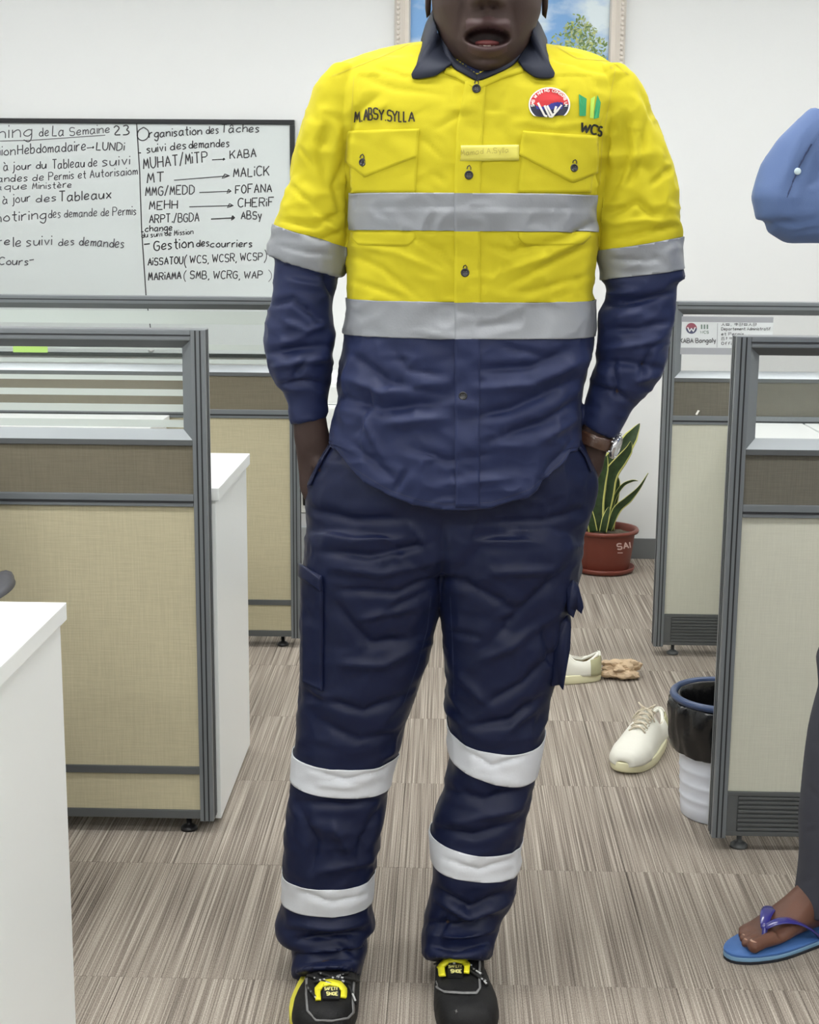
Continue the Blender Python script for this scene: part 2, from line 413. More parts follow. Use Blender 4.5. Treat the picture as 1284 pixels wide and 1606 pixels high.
# ---------------------------------------------------------------- office partitions
def partition(x0, x1, yf, end, style, label, frost=(), group='office partitions'):
    """yf front face; end: 'r'/'l' side where the post shows; x0<x1 whole width"""
    th = .05; yb = yf+th; ym = yf+th/2
    t = thing('office_partition', label, 'partition', ((x0+x1)/2, ym, 0), group)
    pw = .03
    xa = x0+pw; xb = x1-pw
    for px0 in (x0, xb):                               # end posts, grooved on the front and on the end
        mb = MB(); mb.box((px0, yf-.002, .030), (px0+pw, yb+.002, 1.121), .002)
        mb.mi = 1
        for gx in (.010, .020): mb.box((px0+gx-.0015, yf-.003, .032), (px0+gx+.0015, yf+.001, 1.119))
        ex = px0 if px0 == x0 else px0+pw
        for gy in (.017, .033): mb.box((ex-.001, yf+gy-.002, .032), (ex+.001, yf+gy+.002, 1.119))
        mb.obj('post', [GREY, GROOVE], t)
    mb = MB(); mb.box((xa, yf-.002, 1.098), (xb, yb+.002, 1.121), .003); mb.mi = 1
    mb.box((xa, yf-.003, 1.1075), (xb, yf+.001, 1.1105))
    mb.obj('top_rail', [GREY, GROOVE], t)
    # mitred glazing frame sloping in to the pane, both faces
    oz0, oz1, iz0, iz1 = .888, 1.099, .908, 1.081; ix0, ix1 = xa+.022, xb-.022
    parts = {'glass_frame_top': ((xa, oz1), (xb, oz1), (ix1, iz1), (ix0, iz1)), 'glass_frame_sill': ((xa, oz0), (xb, oz0), (ix1, iz0), (ix0, iz0)),
             'glass_frame_side': ((xa, oz0), (xa, oz1), (ix0, iz1), (ix0, iz0)), 'glass_frame_side.': ((xb, oz0), (xb, oz1), (ix1, iz1), (ix1, iz0))}
    for n, q in parts.items():
        mb = MB(); V = []
        for yy, inner in ((yf, ym-.004), (yb, ym+.004)):
            V += [(q[0][0], yy, q[0][1]), (q[1][0], yy, q[1][1]), (q[2][0], inner, q[2][1]), (q[3][0], inner, q[3][1])]
        mb.add(V, [(0, 1, 2, 3), (4, 7, 6, 5), (0, 4, 5, 1), (3, 2, 6, 7), (0, 3, 7, 4), (1, 5, 6, 2)])
        mb.obj(n.strip('.'), GREYD if 'top' in n else (GREYL if 'sill' in n else GREY), t)  # one frame metal: shade painted into the top slope, light into the sill
    mb = MB(); mb.box((ix0-.004, ym-.003, iz0-.004), (ix1+.004, ym+.003, iz1+.004)); g = mb.obj('glass_pane', GLASS, t)
    for a, b in frost:
        mb = MB(); mb.box((ix0, ym-.0038, a), (ix1, ym-.0032, b)); mb.obj('frosted_stripe', FROST, g)
    mb = MB(); mb.box((xa, yf-.001, .876), (xb, yb+.001, .888), .001); mb.obj('rail', GREYD, t)
    up_m, lo_m = (BROWN, BEIGE) if style == 'left' else (BROWN2, BEIGE2)
    mb = MB(); mb.box((xa, yf+.004, .771), (xb, yb-.004, .876), .001); mb.obj('upper_fabric_panel', up_m, t)
    mb = MB(); mb.box((xa, yf-.002, .744), (xb, yb+.002, .771), .002); mb.mi = 1; mb.box((xa, yf-.003, .752), (xb, yf+.001, .757))
    mb.obj('middle_rail', [GREY, GROOVE], t)
    if style == 'left':
        mb = MB(); mb.box((xa, yf+.004, .157), (xb, yb-.004, .744), .001); mb.obj('fabric_panel', lo_m, t)
        mb = MB(); mb.box((xa, yf-.001, .140), (xb, yb+.001, .157), .001); mb.obj('lower_rail', GREYD, t)
        mb = MB(); mb.box((xa, yf+.004, .055), (xb, yb-.004, .140), .001); mb.obj('skirting_fabric_panel', lo_m, t)
        mb = MB(); mb.box((xa, yf-.001, .036), (xb, yb+.001, .055), .001); mb.obj('bottom_rail', GREYD, t)
    else:
        mb = MB(); mb.box((xa, yf+.004, .137), (xb, yb-.004, .744), .001); mb.obj('fabric_panel', lo_m, t)
        mb = MB(); mb.box((xa, yf+.003, .036), (xb, yb-.003, .137)); 
        mb.box((xa, yf-.001, .128), (xb, yb+.001, .137), .001); mb.box((xa, yf-.001, .036), (xb, yb+.001, .046), .001)
        mb.box((xa, yf-.001, .046), (xa+.022, yb+.001, .128), .001)
        for k in range(8): mb.box((xa+.024, yf-.001, .0485+k*.0102), (xb, yf+.004, .0545+k*.0102), .001)
        mb.obj('ribbed_cable_skirting', GREYD, t)
    fx = [x1-.06] if end == 'r' else [x0+.065]
    fx += [(x0+x1)/2, x0+.07 if end == 'r' else x1-.07]
    for x in fx:
        mb = MB(); mb.lathe((x, ym, 0), [(.019, 0), (.019, .006), (.011, .012), (.006, .014), (.006, .038)], 16)
        mb.obj('levelling_foot', GREYD if style != 'left' else BLACKP, t, True)
    return t
fr = [(.912+k*.0346, .912+k*.0346+.0165) for k in range(5)]
nl = partition(-2.15, -.508, 3.040, 'r', 'left', 'beige and brown cloth partition with glass top, nearest on the left side', [(.912, .928), (.945, .961), (.979, .993), (1.012, 1.022)])
fLp = partition(-2.15, -.463, 4.520, 'r', 'left', 'beige and brown cloth partition on the left, directly under the whiteboard', [(.912, .926), (.955, .972), (1.035, 1.075)])
nr = partition(.590, 1.95, 3.000, 'l', 'right', 'pale grey beige partition with ribbed skirting, nearest on the right, beside the waste bin')
fRp = partition(.668, 2.1, 4.490, 'l', 'right', 'pale beige partition with a printed name plate, farther one on the right')
# ---------------------------------------------------------------- desks
def desk(x0, x1, y0, y1, z, label, side='r', seam=None, th=.028):
    t = thing('desk', label, 'desk', ((x0+x1)/2, (y0+y1)/2, 0), 'white office desks')
    xs = [x0, x1] if seam is None else [x0, seam-.004, seam+.004, x1]
    for a, b in zip(xs[::2], xs[1::2]):
        mb = MB(); mb.box((a, y0, z-th), (b, y1, z), .002); mb.obj('desktop', WHITE, t)
    px = x1-.018 if side == 'r' else x0
    mb = MB(); mb.box((px-.012 if side == 'r' else px, y0+.004, .012), (px+.010 if side == 'r' else px+.022, y1-.012, z-th), .001); mb.obj('side_panel', WHITE, t)
    px = x0 if side == 'r' else x1-.022
    mb = MB(); mb.box((px, y0+.004, .012), (px+.022, y1-.012, z-th), .001); mb.obj('side_panel', WHITE, t)
    mb = MB(); mb.box((x0+.03, (y0+y1)/2, .3), (x1-.045, (y0+y1)/2+.018, z-th)); mb.obj('modesty_panel', WHITE, t)
    for x in (x0+.03, x1-.03):
        for y in (y0+.05, y1-.05):
            mb = MB(); mb.lathe((x if abs(x-x0) < .1 else px*0+x, y, 0), [(.012, 0), (.012, .012)], 12); mb.obj('glide', BLACKP, t)
    return t
desk(-1.95, -.592, .55, 2.195, .752, 'white desk filling the lower left corner, its end panel nearest the camera')
desk(-2.1, -.493, 3.096, 3.60, .775, 'white desk behind the nearest left partition, its end panel facing the aisle')
desk(-2.1, -.87, 3.95, 4.515, .752, 'white desk top seen through the left glass, against the partition under the whiteboard')
desk(.885, 1.95, 3.80, 4.485, .752, 'white desk with a cable slot seen through the right glass panes', 'l', seam=fl(1250, 660, .75).x)
# ---------------------------------------------------------------- whiteboard
t = thing('whiteboard', 'black framed whiteboard covered in French handwriting on the back wall', 'whiteboard', (-1.6, 5.88, .8))
bl = at(0, 560, 5.88); br = at(462, 188, 5.88)
X0, X1, Z0, Z1 = -2.42, br.x, .815, 1.748
mb = MB(); mb.box((X0+.01, 5.876, Z0+.008), (X1-.01, 5.899, Z1-.01)); wb = mb.obj('writing_surface', mat('whiteboard_enamel', s2l(212, 219, 219), .22, spec=.5, coat=.2), t)
FRB = mat('whiteboard_frame', s2l(20, 22, 27), .35)
for a, b in (((X0, 5.868, Z1-.019), (X1, 5.9, Z1)), ((X0, 5.868, Z0), (X1, 5.9, Z0+.016)), ((X1-.019, 5.868, Z0+.016), (X1, 5.9, Z1-.019)), ((X0, 5.868, Z0+.016), (X0+.019, 5.9, Z1-.019))):
    mb = MB(); mb.box(a, b, .003); mb.obj('frame_strip', FRB, t)
INK = mat('marker_ink', s2l(62, 62, 66), .5); INKL = mat('faded_marker_ink', s2l(120, 120, 124), .6)
WP = 5.8745
rw = random.Random(7)
LN = [  # text, baseline start, baseline end, cap height, pen
 ('Pla', (-62, 219), (-24, 219), 20, 1.6), ('nning', (-22, 219), (50, 214), 19, 1.6), ('de', (62, 214), (76, 213), 14, 1.5), ('La', (82, 213), (100, 213), 16, 1.6), ('Semaine', (109, 213), (172, 208), 13, 1.5), ('23', (178, 212), (203, 211), 15, 2.0),
 ('R\u00e9union'.replace('\u00e9', 'e'), (-40, 245), (24, 243), 14, 1.6), ('Hebdomadaire', (28, 242), (134, 236), 15, 1.7), ('>', (136, 235), (147, 234), 8, 1.5), ('LUNDi', (151, 235), (194, 236), 13, 1.8),
 ('\u00e0', (6, 268), (13, 267), 14, 1.6), ('jour du', (20, 267), (72, 264), 12, 1.7), ('Tableau de', (82, 265), (152, 261), 14, 1.6), ('suivi', (160, 261), (203, 258), 14, 1.7),
 ('demandes de', (-36, 287), (68, 283), 11, 1.5), ('Permis et Autorisaiom', (76, 283), (215, 274), 12, 1.5),
 ('chaque', (-34, 299), (42, 297), 10, 1.4), ('Minist\u00e8re', (51, 297), (112, 294), 10, 1.4),
 ('\u00e0 jour', (4, 320), (48, 316), 13, 1.6), ('des', (57, 318), (88, 315), 11, 1.6), ('Tableaux', (93, 316), (174, 311), 15, 1.8),
 ('Monotiring', (-36, 351), (72, 343), 15, 1.7), ('des demande de Permis', (76, 342), (213, 337), 13, 1.4),
 ('Faire', (-36, 386), (15, 384), 12, 1.6), ('le', (21, 387), (33, 386), 15, 1.7), ('suivi', (41, 386), (81, 384), 14, 1.7), ('des', (92, 386), (116, 384), 12, 1.6), ('demandes', (124, 385), (194, 389), 14, 1.7),
 ('Cours', (-2, 415), (44, 416), 12, 1.7), ('-', (46, 412), (53, 411), 10, 1.7),
 ('O', (214, 222), (232, 222), 21, 1.8), ('rganisation', (234, 216), (316, 211), 13, 1.9), ('des', (323, 210), (342, 209), 12, 1.7), ('T\u00e2ches', (347, 208), (406, 207), 13, 1.8),
 ('-', (216, 243), (221, 243), 8, 2.), ('suivi des', (230, 240), (292, 233), 12, 1.7), ('demandes', (296, 233), (359, 230), 12, 1.7),
 ('MUHAT/MiTP', (225, 265), (325, 254), 17, 1.9), ('>', (332, 254), (352, 253), 8, 1.6), ('KABA', (361, 249), (401, 246), 13, 1.8),
 ('MT', (231, 287), (257, 285), 15, 1.9), ('=', (271, 286), (358, 279), 9, 1.4), ('MALiCK', (366, 278), (422, 275), 14, 1.8),
 ('MMG/MEDD', (228, 307), (304, 304), 14, 1.8), ('=', (311, 305), (361, 303), 9, 1.4), ('FOFANA', (369, 304), (426, 301), 13, 1.8),
 ('MEHH', (234, 329), (278, 327), 13, 1.8), ('=', (295, 328), (364, 326), 9, 1.4), ('CHERiF', (373, 325), (429, 323), 13, 1.8),
 ('ARPT./BGDA', (234, 350), (312, 347), 13, 1.7), ('=', (330, 347), (367, 345), 9, 2.), ('ABSy', (378, 344), (410, 343), 12, 1.8),
 ('+change', (221, 364), (270, 361), 10, 1.7), ('du suivi de Mission', (222, 373), (303, 367), 8, 1.3),
 ('-', (226, 388), (235, 387), 12, 2.1), ('Gestion', (241, 393), (303, 388), 15, 2.), ('des', (308, 387), (328, 386), 11, 1.8), ('courriers', (330, 388), (395, 387), 11, 1.8),
 ('AiSSATOU', (232, 416), (287, 414), 11, 1.8), ('(', (289, 418), (293, 418), 16, 1.5), ('WCS, WCSR, WCSP', (298, 413), (411, 408), 12, 1.6), (')', (414, 410), (418, 410), 16, 1.3),
 ('MARiAMA', (233, 440), (284, 437), 12, 1.8), ('(', (288, 440), (292, 440), 14, 1.2), ('SMB, WCRG, WAP', (298, 437), (411, 437), 12, 1.6)]
for i, (s, a, b, cap, pen) in enumerate(LN):
    mb = MB(); wr(None, s, a, b, cap, pen, 0, mb, plane=WP, rnd=rw, jit=.9, slant=.08); mb.obj('marker_writing', INK if i > 29 or i in (5, 9, 20) else mat('marker_ink_mid', s2l(82, 82, 88), .5), wb)
mb = MB(); ribbon(None, [(214, 190), (219, 270), (222, 360), (229, 465), (236, 515)], 1.7, 0, mb, 6, WP); mb.obj('dividing_line', INK, wb)
mb = MB(); ribbon(None, [(-30, 222), (50, 220), (165, 212)], 1.4, 0, mb, 6, WP); mb.obj('underline', INKL, wb)
mb = MB(); wr(None, ')', (421, 440), (427, 440), 15, 1.2, 0, mb, plane=WP); mb.obj('faded_bracket', INKL, wb)
# small things stuck to glass and board
def note(name, label, cat, p, q, Y, col, th=.002):
    a = at(*p, Y); b = at(*q, Y); mb = MB(); mb.box((a.x, Y-th, a.z), (b.x, Y, b.z), .0004)
    return mb.obj(name, mat(name+'_col', col, .7), None, label=label, category=cat)
note('sticky_note', 'pale green sticky note seen through the nearest left glass pane', 'note', (20, 536), (75, 553), 4.5415, s2l(190, 232, 120), .001)
for (x, y), lb in (((150, 541), 'white board magnet low on the whiteboard, left one'), ((237, 547), 'white board magnet low on the whiteboard, right one')):
    c = at(x, y, 5.876); mb = MB(); R = []
    for r, d in ((.013, 0), (.013, -.006), (.010, -.009)): R.append([(c.x+r*math.cos(k*.3927), c.y+d, c.z+r*math.sin(k*.3927)) for k in range(16)])
    mb.rings(R); mb.obj('magnet', mat('magnet_white', s2l(232, 236, 235), .4), None, True, label=lb, category='magnet')
# name plate on the far right partition glass
Yn = 4.5125-.0035-.001
t = thing('name_plate', 'printed name plate with two logos behind the far right glass', 'sign', tuple(at(1137, 525, Yn)))
def quad(p, q, th=.001, Y=Yn):
    a = at(*p, Y); b = at(*q, Y); mb = MB(); mb.box((a.x, Y-th, a.z), (b.x, Y, b.z)); return mb
quad((1062, 504), (1210, 548)).obj('paper', mat('plate_paper', s2l(222, 226, 228), .5), t)
PG = mat('plate_grey', s2l(168, 170, 176), .4)
quad((1062, 496), (1212, 506), .002).obj('holder_strip', PG, t); quad((1060, 545), (1210, 557), .002).obj('holder_strip', PG, t)
PT = mat('plate_text', s2l(88, 88, 92), .6); YP = Yn-.0018
mb = MB(); wr(None, 'KABA Bangaly', (1066, 538), (1122, 537), 7, 1.3, 0, mb, plane=YP); mb.obj('lettering', PT, t)
mb = MB(); wr(None, 'WCS', (1098, 523), (1111, 523), 4, .9, 0, mb, plane=YP)
for k in range(3): ribbon(None, [(1100+k*4.5, 509), (1100+k*4.5, 516)], 2.4, 0, mb, 3, YP)
mb.obj('logo_lettering', mat('plate_logo', s2l(120, 140, 130), .6), t)
for s, y, x1 in (('\u4eba\u53e3: \u4e2d\u90e8\u53e3\u4eba\u90e8', 511, 1186), ('Departement Administratif', 518, 1208), ('et Permis', 526, 1166), ('\u90e8\u4e2d: \u4eba\u53e3', 533, 1190), ('Officier Permis', 541, 1190)):
    mb = MB(); wr(None, s.replace(':', '.'), (1131, y), (x1, y), 4.6, .8, 0, mb, plane=YP); mb.obj('lettering', PT, t)
mb = MB(); ribbon(None, [(1125, 507), (1124, 545)], .8, 0, mb, 5, YP); mb.obj('dividing_line', PG, t)
def disc(mb, cx, cy, r0, r1, a0, a1, Y, n=20):
    P = []
    for k in range(n+1):
        a = a0+(a1-a0)*k/n
        P += [tuple(at(cx+r*math.cos(a), cy-r*math.sin(a), Y)) for r in (r0, r1)]
    mb.add(P, [(2*k, 2*k+1, 2*k+3, 2*k+2) for k in range(n)])
mb = MB(); disc(mb, 1084, 515, 0, 8.5, 0, math.pi, YP); mb.mi = 1; disc(mb, 1084, 515, 0, 8.5, math.pi, 2*math.pi, YP); mb.mi = 2
ribbon(None, [(1078, 513), (1081, 520), (1084, 515), (1087, 520), (1090, 513)], 1.8, 0, mb, 2, YP-.0003)
mb.obj('round_logo', [mat('logo_red', s2l(150, 84, 98), .6), mat('logo_navy', s2l(80, 84, 112), .6), mat('plate_white', s2l(230, 230, 232), .6)], t)
# bright chip on the brown cloth of the same partition
mb = MB(); fan(None, [(1090, 650), (1094, 643), (1097, 644), (1093, 651)], 0, mb, 1, plane=4.4885)
mb.obj('paper_scrap', mat('scrap_white', s2l(245, 244, 236), .6), None, label='tiny white paper scrap stuck on the brown cloth of the far right partition', category='scrap')
# ---------------------------------------------------------------- painting
t = thing('framed_painting', 'landscape painting of a leafy tree under blue sky in a pale ornate frame', 'painting', (.35, 5.88, 1.9))
a = at(957, 5, 5.87); XP0, XP1, ZP0, ZP1 = -.16, a.x, 1.89, 2.42
cm = mat('painted_canvas', (.4, .6, .85), .75)
nt = cm.node_tree; b = nt.nodes['Principled BSDF']; tc = nt.nodes['Texture Coordinate']
mp = nt.nodes.new('ShaderNodeMapping'); mp.inputs['Scale'].default_value = (5, 5, 9); n = nt.nodes.new('ShaderNodeTexNoise'); n.inputs['Scale'].default_value = 1.; n.inputs['Detail'].default_value = 6
nt.links.new(tc.outputs['Object'], mp.inputs[0]); nt.links.new(mp.outputs[0], n.inputs['Vector'])
cr = nt.nodes.new('ShaderNodeValToRGB'); e = cr.color_ramp.elements
e[0].position = .42; e[0].color = (*s2l(128, 172, 222), 1); e[1].position = .62; e[1].color = (*s2l(222, 234, 240), 1)
nt.links.new(n.outputs[0], cr.inputs[0]); nt.links.new(cr.outputs[0], b.inputs['Base Color'])
mb = MB(); mb.box((XP0, 5.885, ZP0), (XP1, 5.9, ZP1)); cv = mb.obj('canvas', cm, t)
rp = random.Random(3)
cols = [(158, 176, 98), (136, 160, 84), (188, 198, 128), (122, 146, 90), (166, 176, 138), (104, 128, 82)]
for ci, c in enumerate(cols):
    mb = MB()
    for k in range(150):
        while True:
            x = rp.gauss(.50, .085); z = rp.uniform(ZP0, 2.15)
            if abs(x-.49) < .15 and x < XP1-.01 and x > XP0+.01 and (z < 2.02+.12*math.exp(-((x-.49)/.085)**2)+rp.uniform(-.02, .02)): break
        r = rp.uniform(.004, .011); an = rp.uniform(0, 3.1)
        V = [(x+r*math.cos(q)*math.cos(an)-r*.4*math.sin(q)*math.sin(an), 5.8842-ci*.0001-k*.000001, z+r*math.cos(q)*math.sin(an)+r*.4*math.sin(q)*math.cos(an)) for q in (0, 1.05, 2.1, 3.14, 4.2, 5.2)]
        V = [v for v in V]
        mb.add(V, [(0, 1, 2, 3, 4, 5)])
    mb.obj('paint_daubs', mat('paint_daub_%s' % 'abcdef'[ci], s2l(*c), .7), cv, kind='stuff')
mb = MB()
for k in range(60):
    x = rp.uniform(.33, .6); z = rp.uniform(ZP0, ZP0+.1); r = .012
    mb.add([(x-r*2, 5.8834, z), (x+r*2, 5.8834, z+.004), (x+r*1.4, 5.8834, z+.008), (x-r, 5.8834, z+.006)], [(0, 1, 2, 3)])
mb.obj('paint_daubs', mat('paint_daub_water', s2l(150, 172, 190), .7), cv, kind='stuff')
FW = mat('frame_ivory', s2l(222, 214, 204), .5, bump=.4, bscale=60)
fwid = .062
for nm, q in (('right', ((XP1, ZP0), (XP1, ZP1), (XP1+fwid, ZP1+fwid), (XP1+fwid, ZP0-fwid))), ('left', ((XP0, ZP0), (XP0, ZP1), (XP0-fwid, ZP1+fwid), (XP0-fwid, ZP0-fwid))),
              ('top', ((XP0, ZP1), (XP1, ZP1), (XP1+fwid, ZP1+fwid), (XP0-fwid, ZP1+fwid))), ('bottom', ((XP0, ZP0), (XP1, ZP0), (XP1+fwid, ZP0-fwid), (XP0-fwid, ZP0-fwid)))):
    mb = MB(); prof = ((0, 5.88), (.1, 5.862), (.35, 5.866), (.6, 5.852), (.85, 5.848), (1, 5.87), (1, 5.9))
    R = []
    for s, y in prof:
        R.append([(q[0][0]*(1-s)+q[3][0]*s, y, q[0][1]*(1-s)+q[3][1]*s), (q[1][0]*(1-s)+q[2][0]*s, y, q[1][1]*(1-s)+q[2][1]*s)])
    mb.rings(R, False, False, closed=False)
    fo = mb.obj('frame_%s' % 'side' if nm in ('left', 'right') else 'frame_rail', FW, t)
    mb = MB(); A = Vector((q[0][0]*.25+q[3][0]*.75, 5.846, q[0][1]*.25+q[3][1]*.75)); B = Vector((q[1][0]*.25+q[2][0]*.75, 5.846, q[1][1]*.25+q[2][1]*.75)); n_ = int((B-A).length/.018)
    for k in range(n_):
        c = A.lerp(B, (k+.5)/n_); mb.lathe((c.x, c.y, c.z), [(0.001, -.007), (.006, -.005), (.008, 0), (.006, .005), (.001, .007)], 8)
    mb.obj('carved_beading', FW, fo, True)
# ---------------------------------------------------------------- white office machine behind the man
t = thing('copier', 'white office machine with black panels standing at the back wall behind the man', 'copier', (-.25, 5.5, 0))
LGREY = mat('machine_grey', s2l(196, 198, 200), .4)
mb = MB(); mb.box((-.585, 5.25, .02), (-.08, 5.8, .30), .012); mb.obj('lower_cabinet', LGREY, t)
mb = MB(); mb.box((-.585, 5.25, .30), (-.08, 5.8, .70), .012); mb.obj('body', WHITE, t)
mb = MB(); mb.box((-.525, 5.235, .33), (-.11, 5.26, .48), .006); mb.box((-.545, 5.238, .50), (-.1, 5.26, .525), .003); mb.obj('front_panel', BLACKP, t)
mb = MB(); mb.box((-.55, 5.236, .06), (-.12, 5.255, .25), .005); mb.obj('paper_drawer', GREYL, t)
mb = MB(); mb.box((-.58, 5.26, .70), (-.09, 5.79, .78), .015); mb.obj('scanner_lid', WHITE, t)
for x in (-.55, -.12):
    for y in (5.29, 5.76):
        mb = MB(); mb.lathe((x, y, 0), [(.018, 0), (.018, .022)], 12); mb.obj('foot', BLACKP, t)
# ---------------------------------------------------------------- chair behind the lower left desk
t = thing('office_chair', 'dark grey office chair at the far left, only its armrest showing', 'chair', (-1.132, 2.62, 0))
CG = mat('chair_plastic', s2l(82, 83, 90), .45); CF = mat('chair_cloth', s2l(48, 50, 56), .9, bump=.3, bscale=600)
for sx in (-1, 1):
    x = -1.132+sx*.27; mb = MB(); R = []
    for k in range(13):
        u = k/12; y = 2.50+.26*u; wd = .045*math.sin(math.pi*min(max(u, .04), .96))**.5; R.append([(x+wd*math.cos(q*.785), y, .655+.012*math.sin(q*.785)) for q in range(8)])
    mb.rings(R); mb.tube([(x, 2.62, .65), (x, 2.62, .5), (x-sx*.05, 2.62, .43)], .015); mb.obj('armrest', CG, t, True)
mb = MB(); R = []
for z, r in ((.42, .16), (.425, .225), (.45, .24), (.475, .22), (.485, .14)): R.append(ring(Vector((-1.132, 2.62, z)), Vector((r, 0, 0)), Vector((0, r, 0)), 32, 3.5))
mb.rings(R); mb.obj('seat', CF, t, True)
mb = MB(); R = []
for z, r, d in ((.50, .17, .015), (.54, .20, .022), (.65, .22, .025), (.80, .2, .022), (.88, .16, .015)): R.append(ring(Vector((-1.132, 2.86+.06*(z-.5), z)), Vector((r, 0, 0)), Vector((0, d, 0)), 32, 3))
mb.rings(R); mb.tube([(-1.132, 2.80, .43), (-1.132, 2.88, .46), (-1.132, 2.89, .6)], .016); mb.obj('backrest', CF, t, True)
mb = MB(); mb.lathe((-1.132, 2.62, 0), [(.03, .09), (.03, .2), (.02, .2), (.02, .42)], 16)
for k in range(5):
    a = k*1.2566+.3; mb.tube([(-1.132, 2.62, .11), (-1.132+.27*math.cos(a), 2.62+.27*math.sin(a), .075)], [.022, .013])
mb.obj('base', BLACKP, t)
for k in range(5):
    a = k*1.2566+.3; c = Vector((-1.132+.27*math.cos(a), 2.62+.27*math.sin(a), .03)); tn = Vector((-math.sin(a), math.cos(a), 0))
    mb = MB(); mb.tube([c-tn*.02, c+tn*.02], .029, 16); mb.obj('castor', BLACKP, t, True)
# ================================================================ the standing man
YM = 2.45
YEL = mat('hi_vis_yellow', s2l(198, 186, 38), .75, spec=.2, bump=.12, bscale=900, sheen=.05)
NAVY = mat('navy_drill', s2l(30, 39, 74), .5, spec=.28, bump=.15, bscale=900, sheen=.06)
NAVYT = mat('navy_satin_drill', s2l(16, 24, 54), .45, spec=.25, bump=.12, bscale=900, sheen=.03)
REFL = mat('reflective_tape', s2l(140, 143, 148), .42, metal=.2, spec=.5, bump=.1, bscale=300)
REFLT = mat('bright_reflective_tape', s2l(208, 211, 217), .45, spec=.5, bump=.1, bscale=300)
SKIN = mat('dark_skin', s2l(62, 47, 43), .6, spec=.3, bump=.12, bscale=260, var=.08, vscale=20)
LIP = mat('lip_skin', s2l(72, 52, 52), .5, spec=.35); MOUTH = mat('mouth_inside', s2l(38, 18, 18), .6); TONGUE = mat('tongue', s2l(120, 62, 62), .45)
TEETH = mat('teeth', s2l(200, 190, 175), .4)
man = thing('person', 'man in yellow and navy high visibility workwear, both hands in his pockets', 'person', (-.02, 2.42, 0))
man.rotation_euler = (0, 0, 0)

# ---- shirt: torso and sleeves grown into one skin
def torso_rings(shrink=0.):
    rows = [(62, 668, 838, .040, .035), (70, 622, 888, .050, .03), (80, 590, 925, .060, .022), (92, 560, 950, .070, .015), (106, 534, 965, .083, .008), (125, 520, 974, .098, .003), (155, 520, 974, .112, 0), (200, 527, 967, .122, 0),
            (260, 538, 950, .128, 0), (320, 544, 940, .130, 0), (370, 546, 936, .128, 0), (430, 546, 927, .124, 0), (490, 546, 928, .124, 0),
            (530, 543, 926, .127, 0), (570, 536, 922, .130, 0), (610, 532, 911, .133, 0), (650, 527, 909, .137, 0), (690, 519, 909, .141, 0)]
    R = []
    for y, xl, xr, b, dy in rows:
        c = at(740, y, YM); R.append((c.z, at(xl, y, YM).x+shrink, at(xr, y, YM).x-shrink, b-shrink, YM+dy))
    return R
mb = MB(); R = []
for z, xl, xr, b, Yc in torso_rings():
    R.append(ring(Vector(((xl+xr)/2, Yc, z)), Vector(((xr-xl)/2, 0, 0)), Vector((0, b, 0)), 64, 2.5))
# shirt tail: lower rows follow the curved hem
def hem_py(x):       # photo row of the hem at photo column x
    xs = [500, 517, 555, 610, 660, 700, 770, 830, 880, 910, 930]; ys = [640, 690, 742, 776, 792, 798, 795, 775, 730, 690, 640]
    return float(np.interp(x, xs, ys))
z0t, xlt, xrt, bt_, Yct = torso_rings()[-1]; HDROP = .16
def tail_ring(t):
    return ring(Vector(((xlt+xrt)/2, Yct, z0t-HDROP*t)), Vector(((xrt-xlt)/2-.002*t, 0, 0)), Vector((0, bt_+.008*t, 0)), 64, 2.4)
R += [tail_ring(.33), tail_ring(.66), tail_ring(1)]
mb.rings(resample(R, 3))
SL = [((563, 108), (524, 106), .058), ((575, 150), (496, 138), .068), ((566, 200), (478, 196), .070), ((560, 250), (463, 246), .068), ((556, 300), (451, 292), .066), ((552, 350), (437, 335), .064), ((546, 392), (426, 372), .064), ((537, 432), (419, 398), .064)]
mb.rings(resample([edge_ring(b, a, YM, d) for a, b, d in SL], 3))
SL2 = [((534, 380), (436, 365), .050), ((526, 440), (430, 420), .052), ((521, 470), (428, 455), .052), ((522, 510), (419, 500), .053), ((521, 545), (418, 540), .053), ((517, 580), (424, 578), .052), ((513, 604), (441, 606), .042), ((512, 615), (447, 617), .038), ((510, 655), (456, 662), .034)]
mb.rings(resample([edge_ring(b, a, YM-.005, d) for a, b, d in SL2], 3))
SR = [((935, 108), (975, 106), .056), ((915, 150), (1003, 138), .066), ((925, 200), (1027, 192), .070), ((932, 250), (1045, 240), .070), ((935, 300), (1058, 290), .070), ((937, 350), (1063, 340), .068), ((940, 400), (1067, 385), .066), ((948, 440), (1071, 436), .064)]
mb.rings(resample([edge_ring(a, b, YM, d) for a, b, d in SR], 3))
SR2 = [((950, 380), (1056, 380), .052), ((952, 440), (1057, 445), .054), ((955, 462), (1057, 468), .052), ((943, 492), (1053, 500), .055), ((941, 530), (1047, 545), .055), ((938, 563), (1038, 580), .053), ((930, 588), (1020, 612), .048), ((926, 606), (995, 636), .038), ((920, 632), (982, 655), .036), ((913, 661), (964, 686), .034)]
mb.rings(resample([edge_ring(a, b, YM-.01, d) for a, b, d in SR2], 3))
sh = remeshed(mb, .0042, 3)
co = get_co(sh); inr = (co[:, 2] < z0t) & (co[:, 0] > xlt-.012) & (co[:, 0] < xrt+.012)
# wanted depth of the hem under row 690, on the front and (a little longer) on the back
gx = np.linspace(500, 930, 60); hz = np.array([at(x, hem_py(x), YM-.135*max(0., 1-abs((x-714)/200.)**2.4)**.42).z for x in gx]); gX = np.array([at(x, 690, YM-.13).x for x in gx])
need = np.clip(z0t-np.interp(co[:, 0], gX, hz), .006, .2)*np.where(co[:, 1] > Yct, 1.15, 1.)
co[:, 2] = np.where(inr, z0t-(z0t-co[:, 2])*need/HDROP, co[:, 2]); set_co(sh, co)

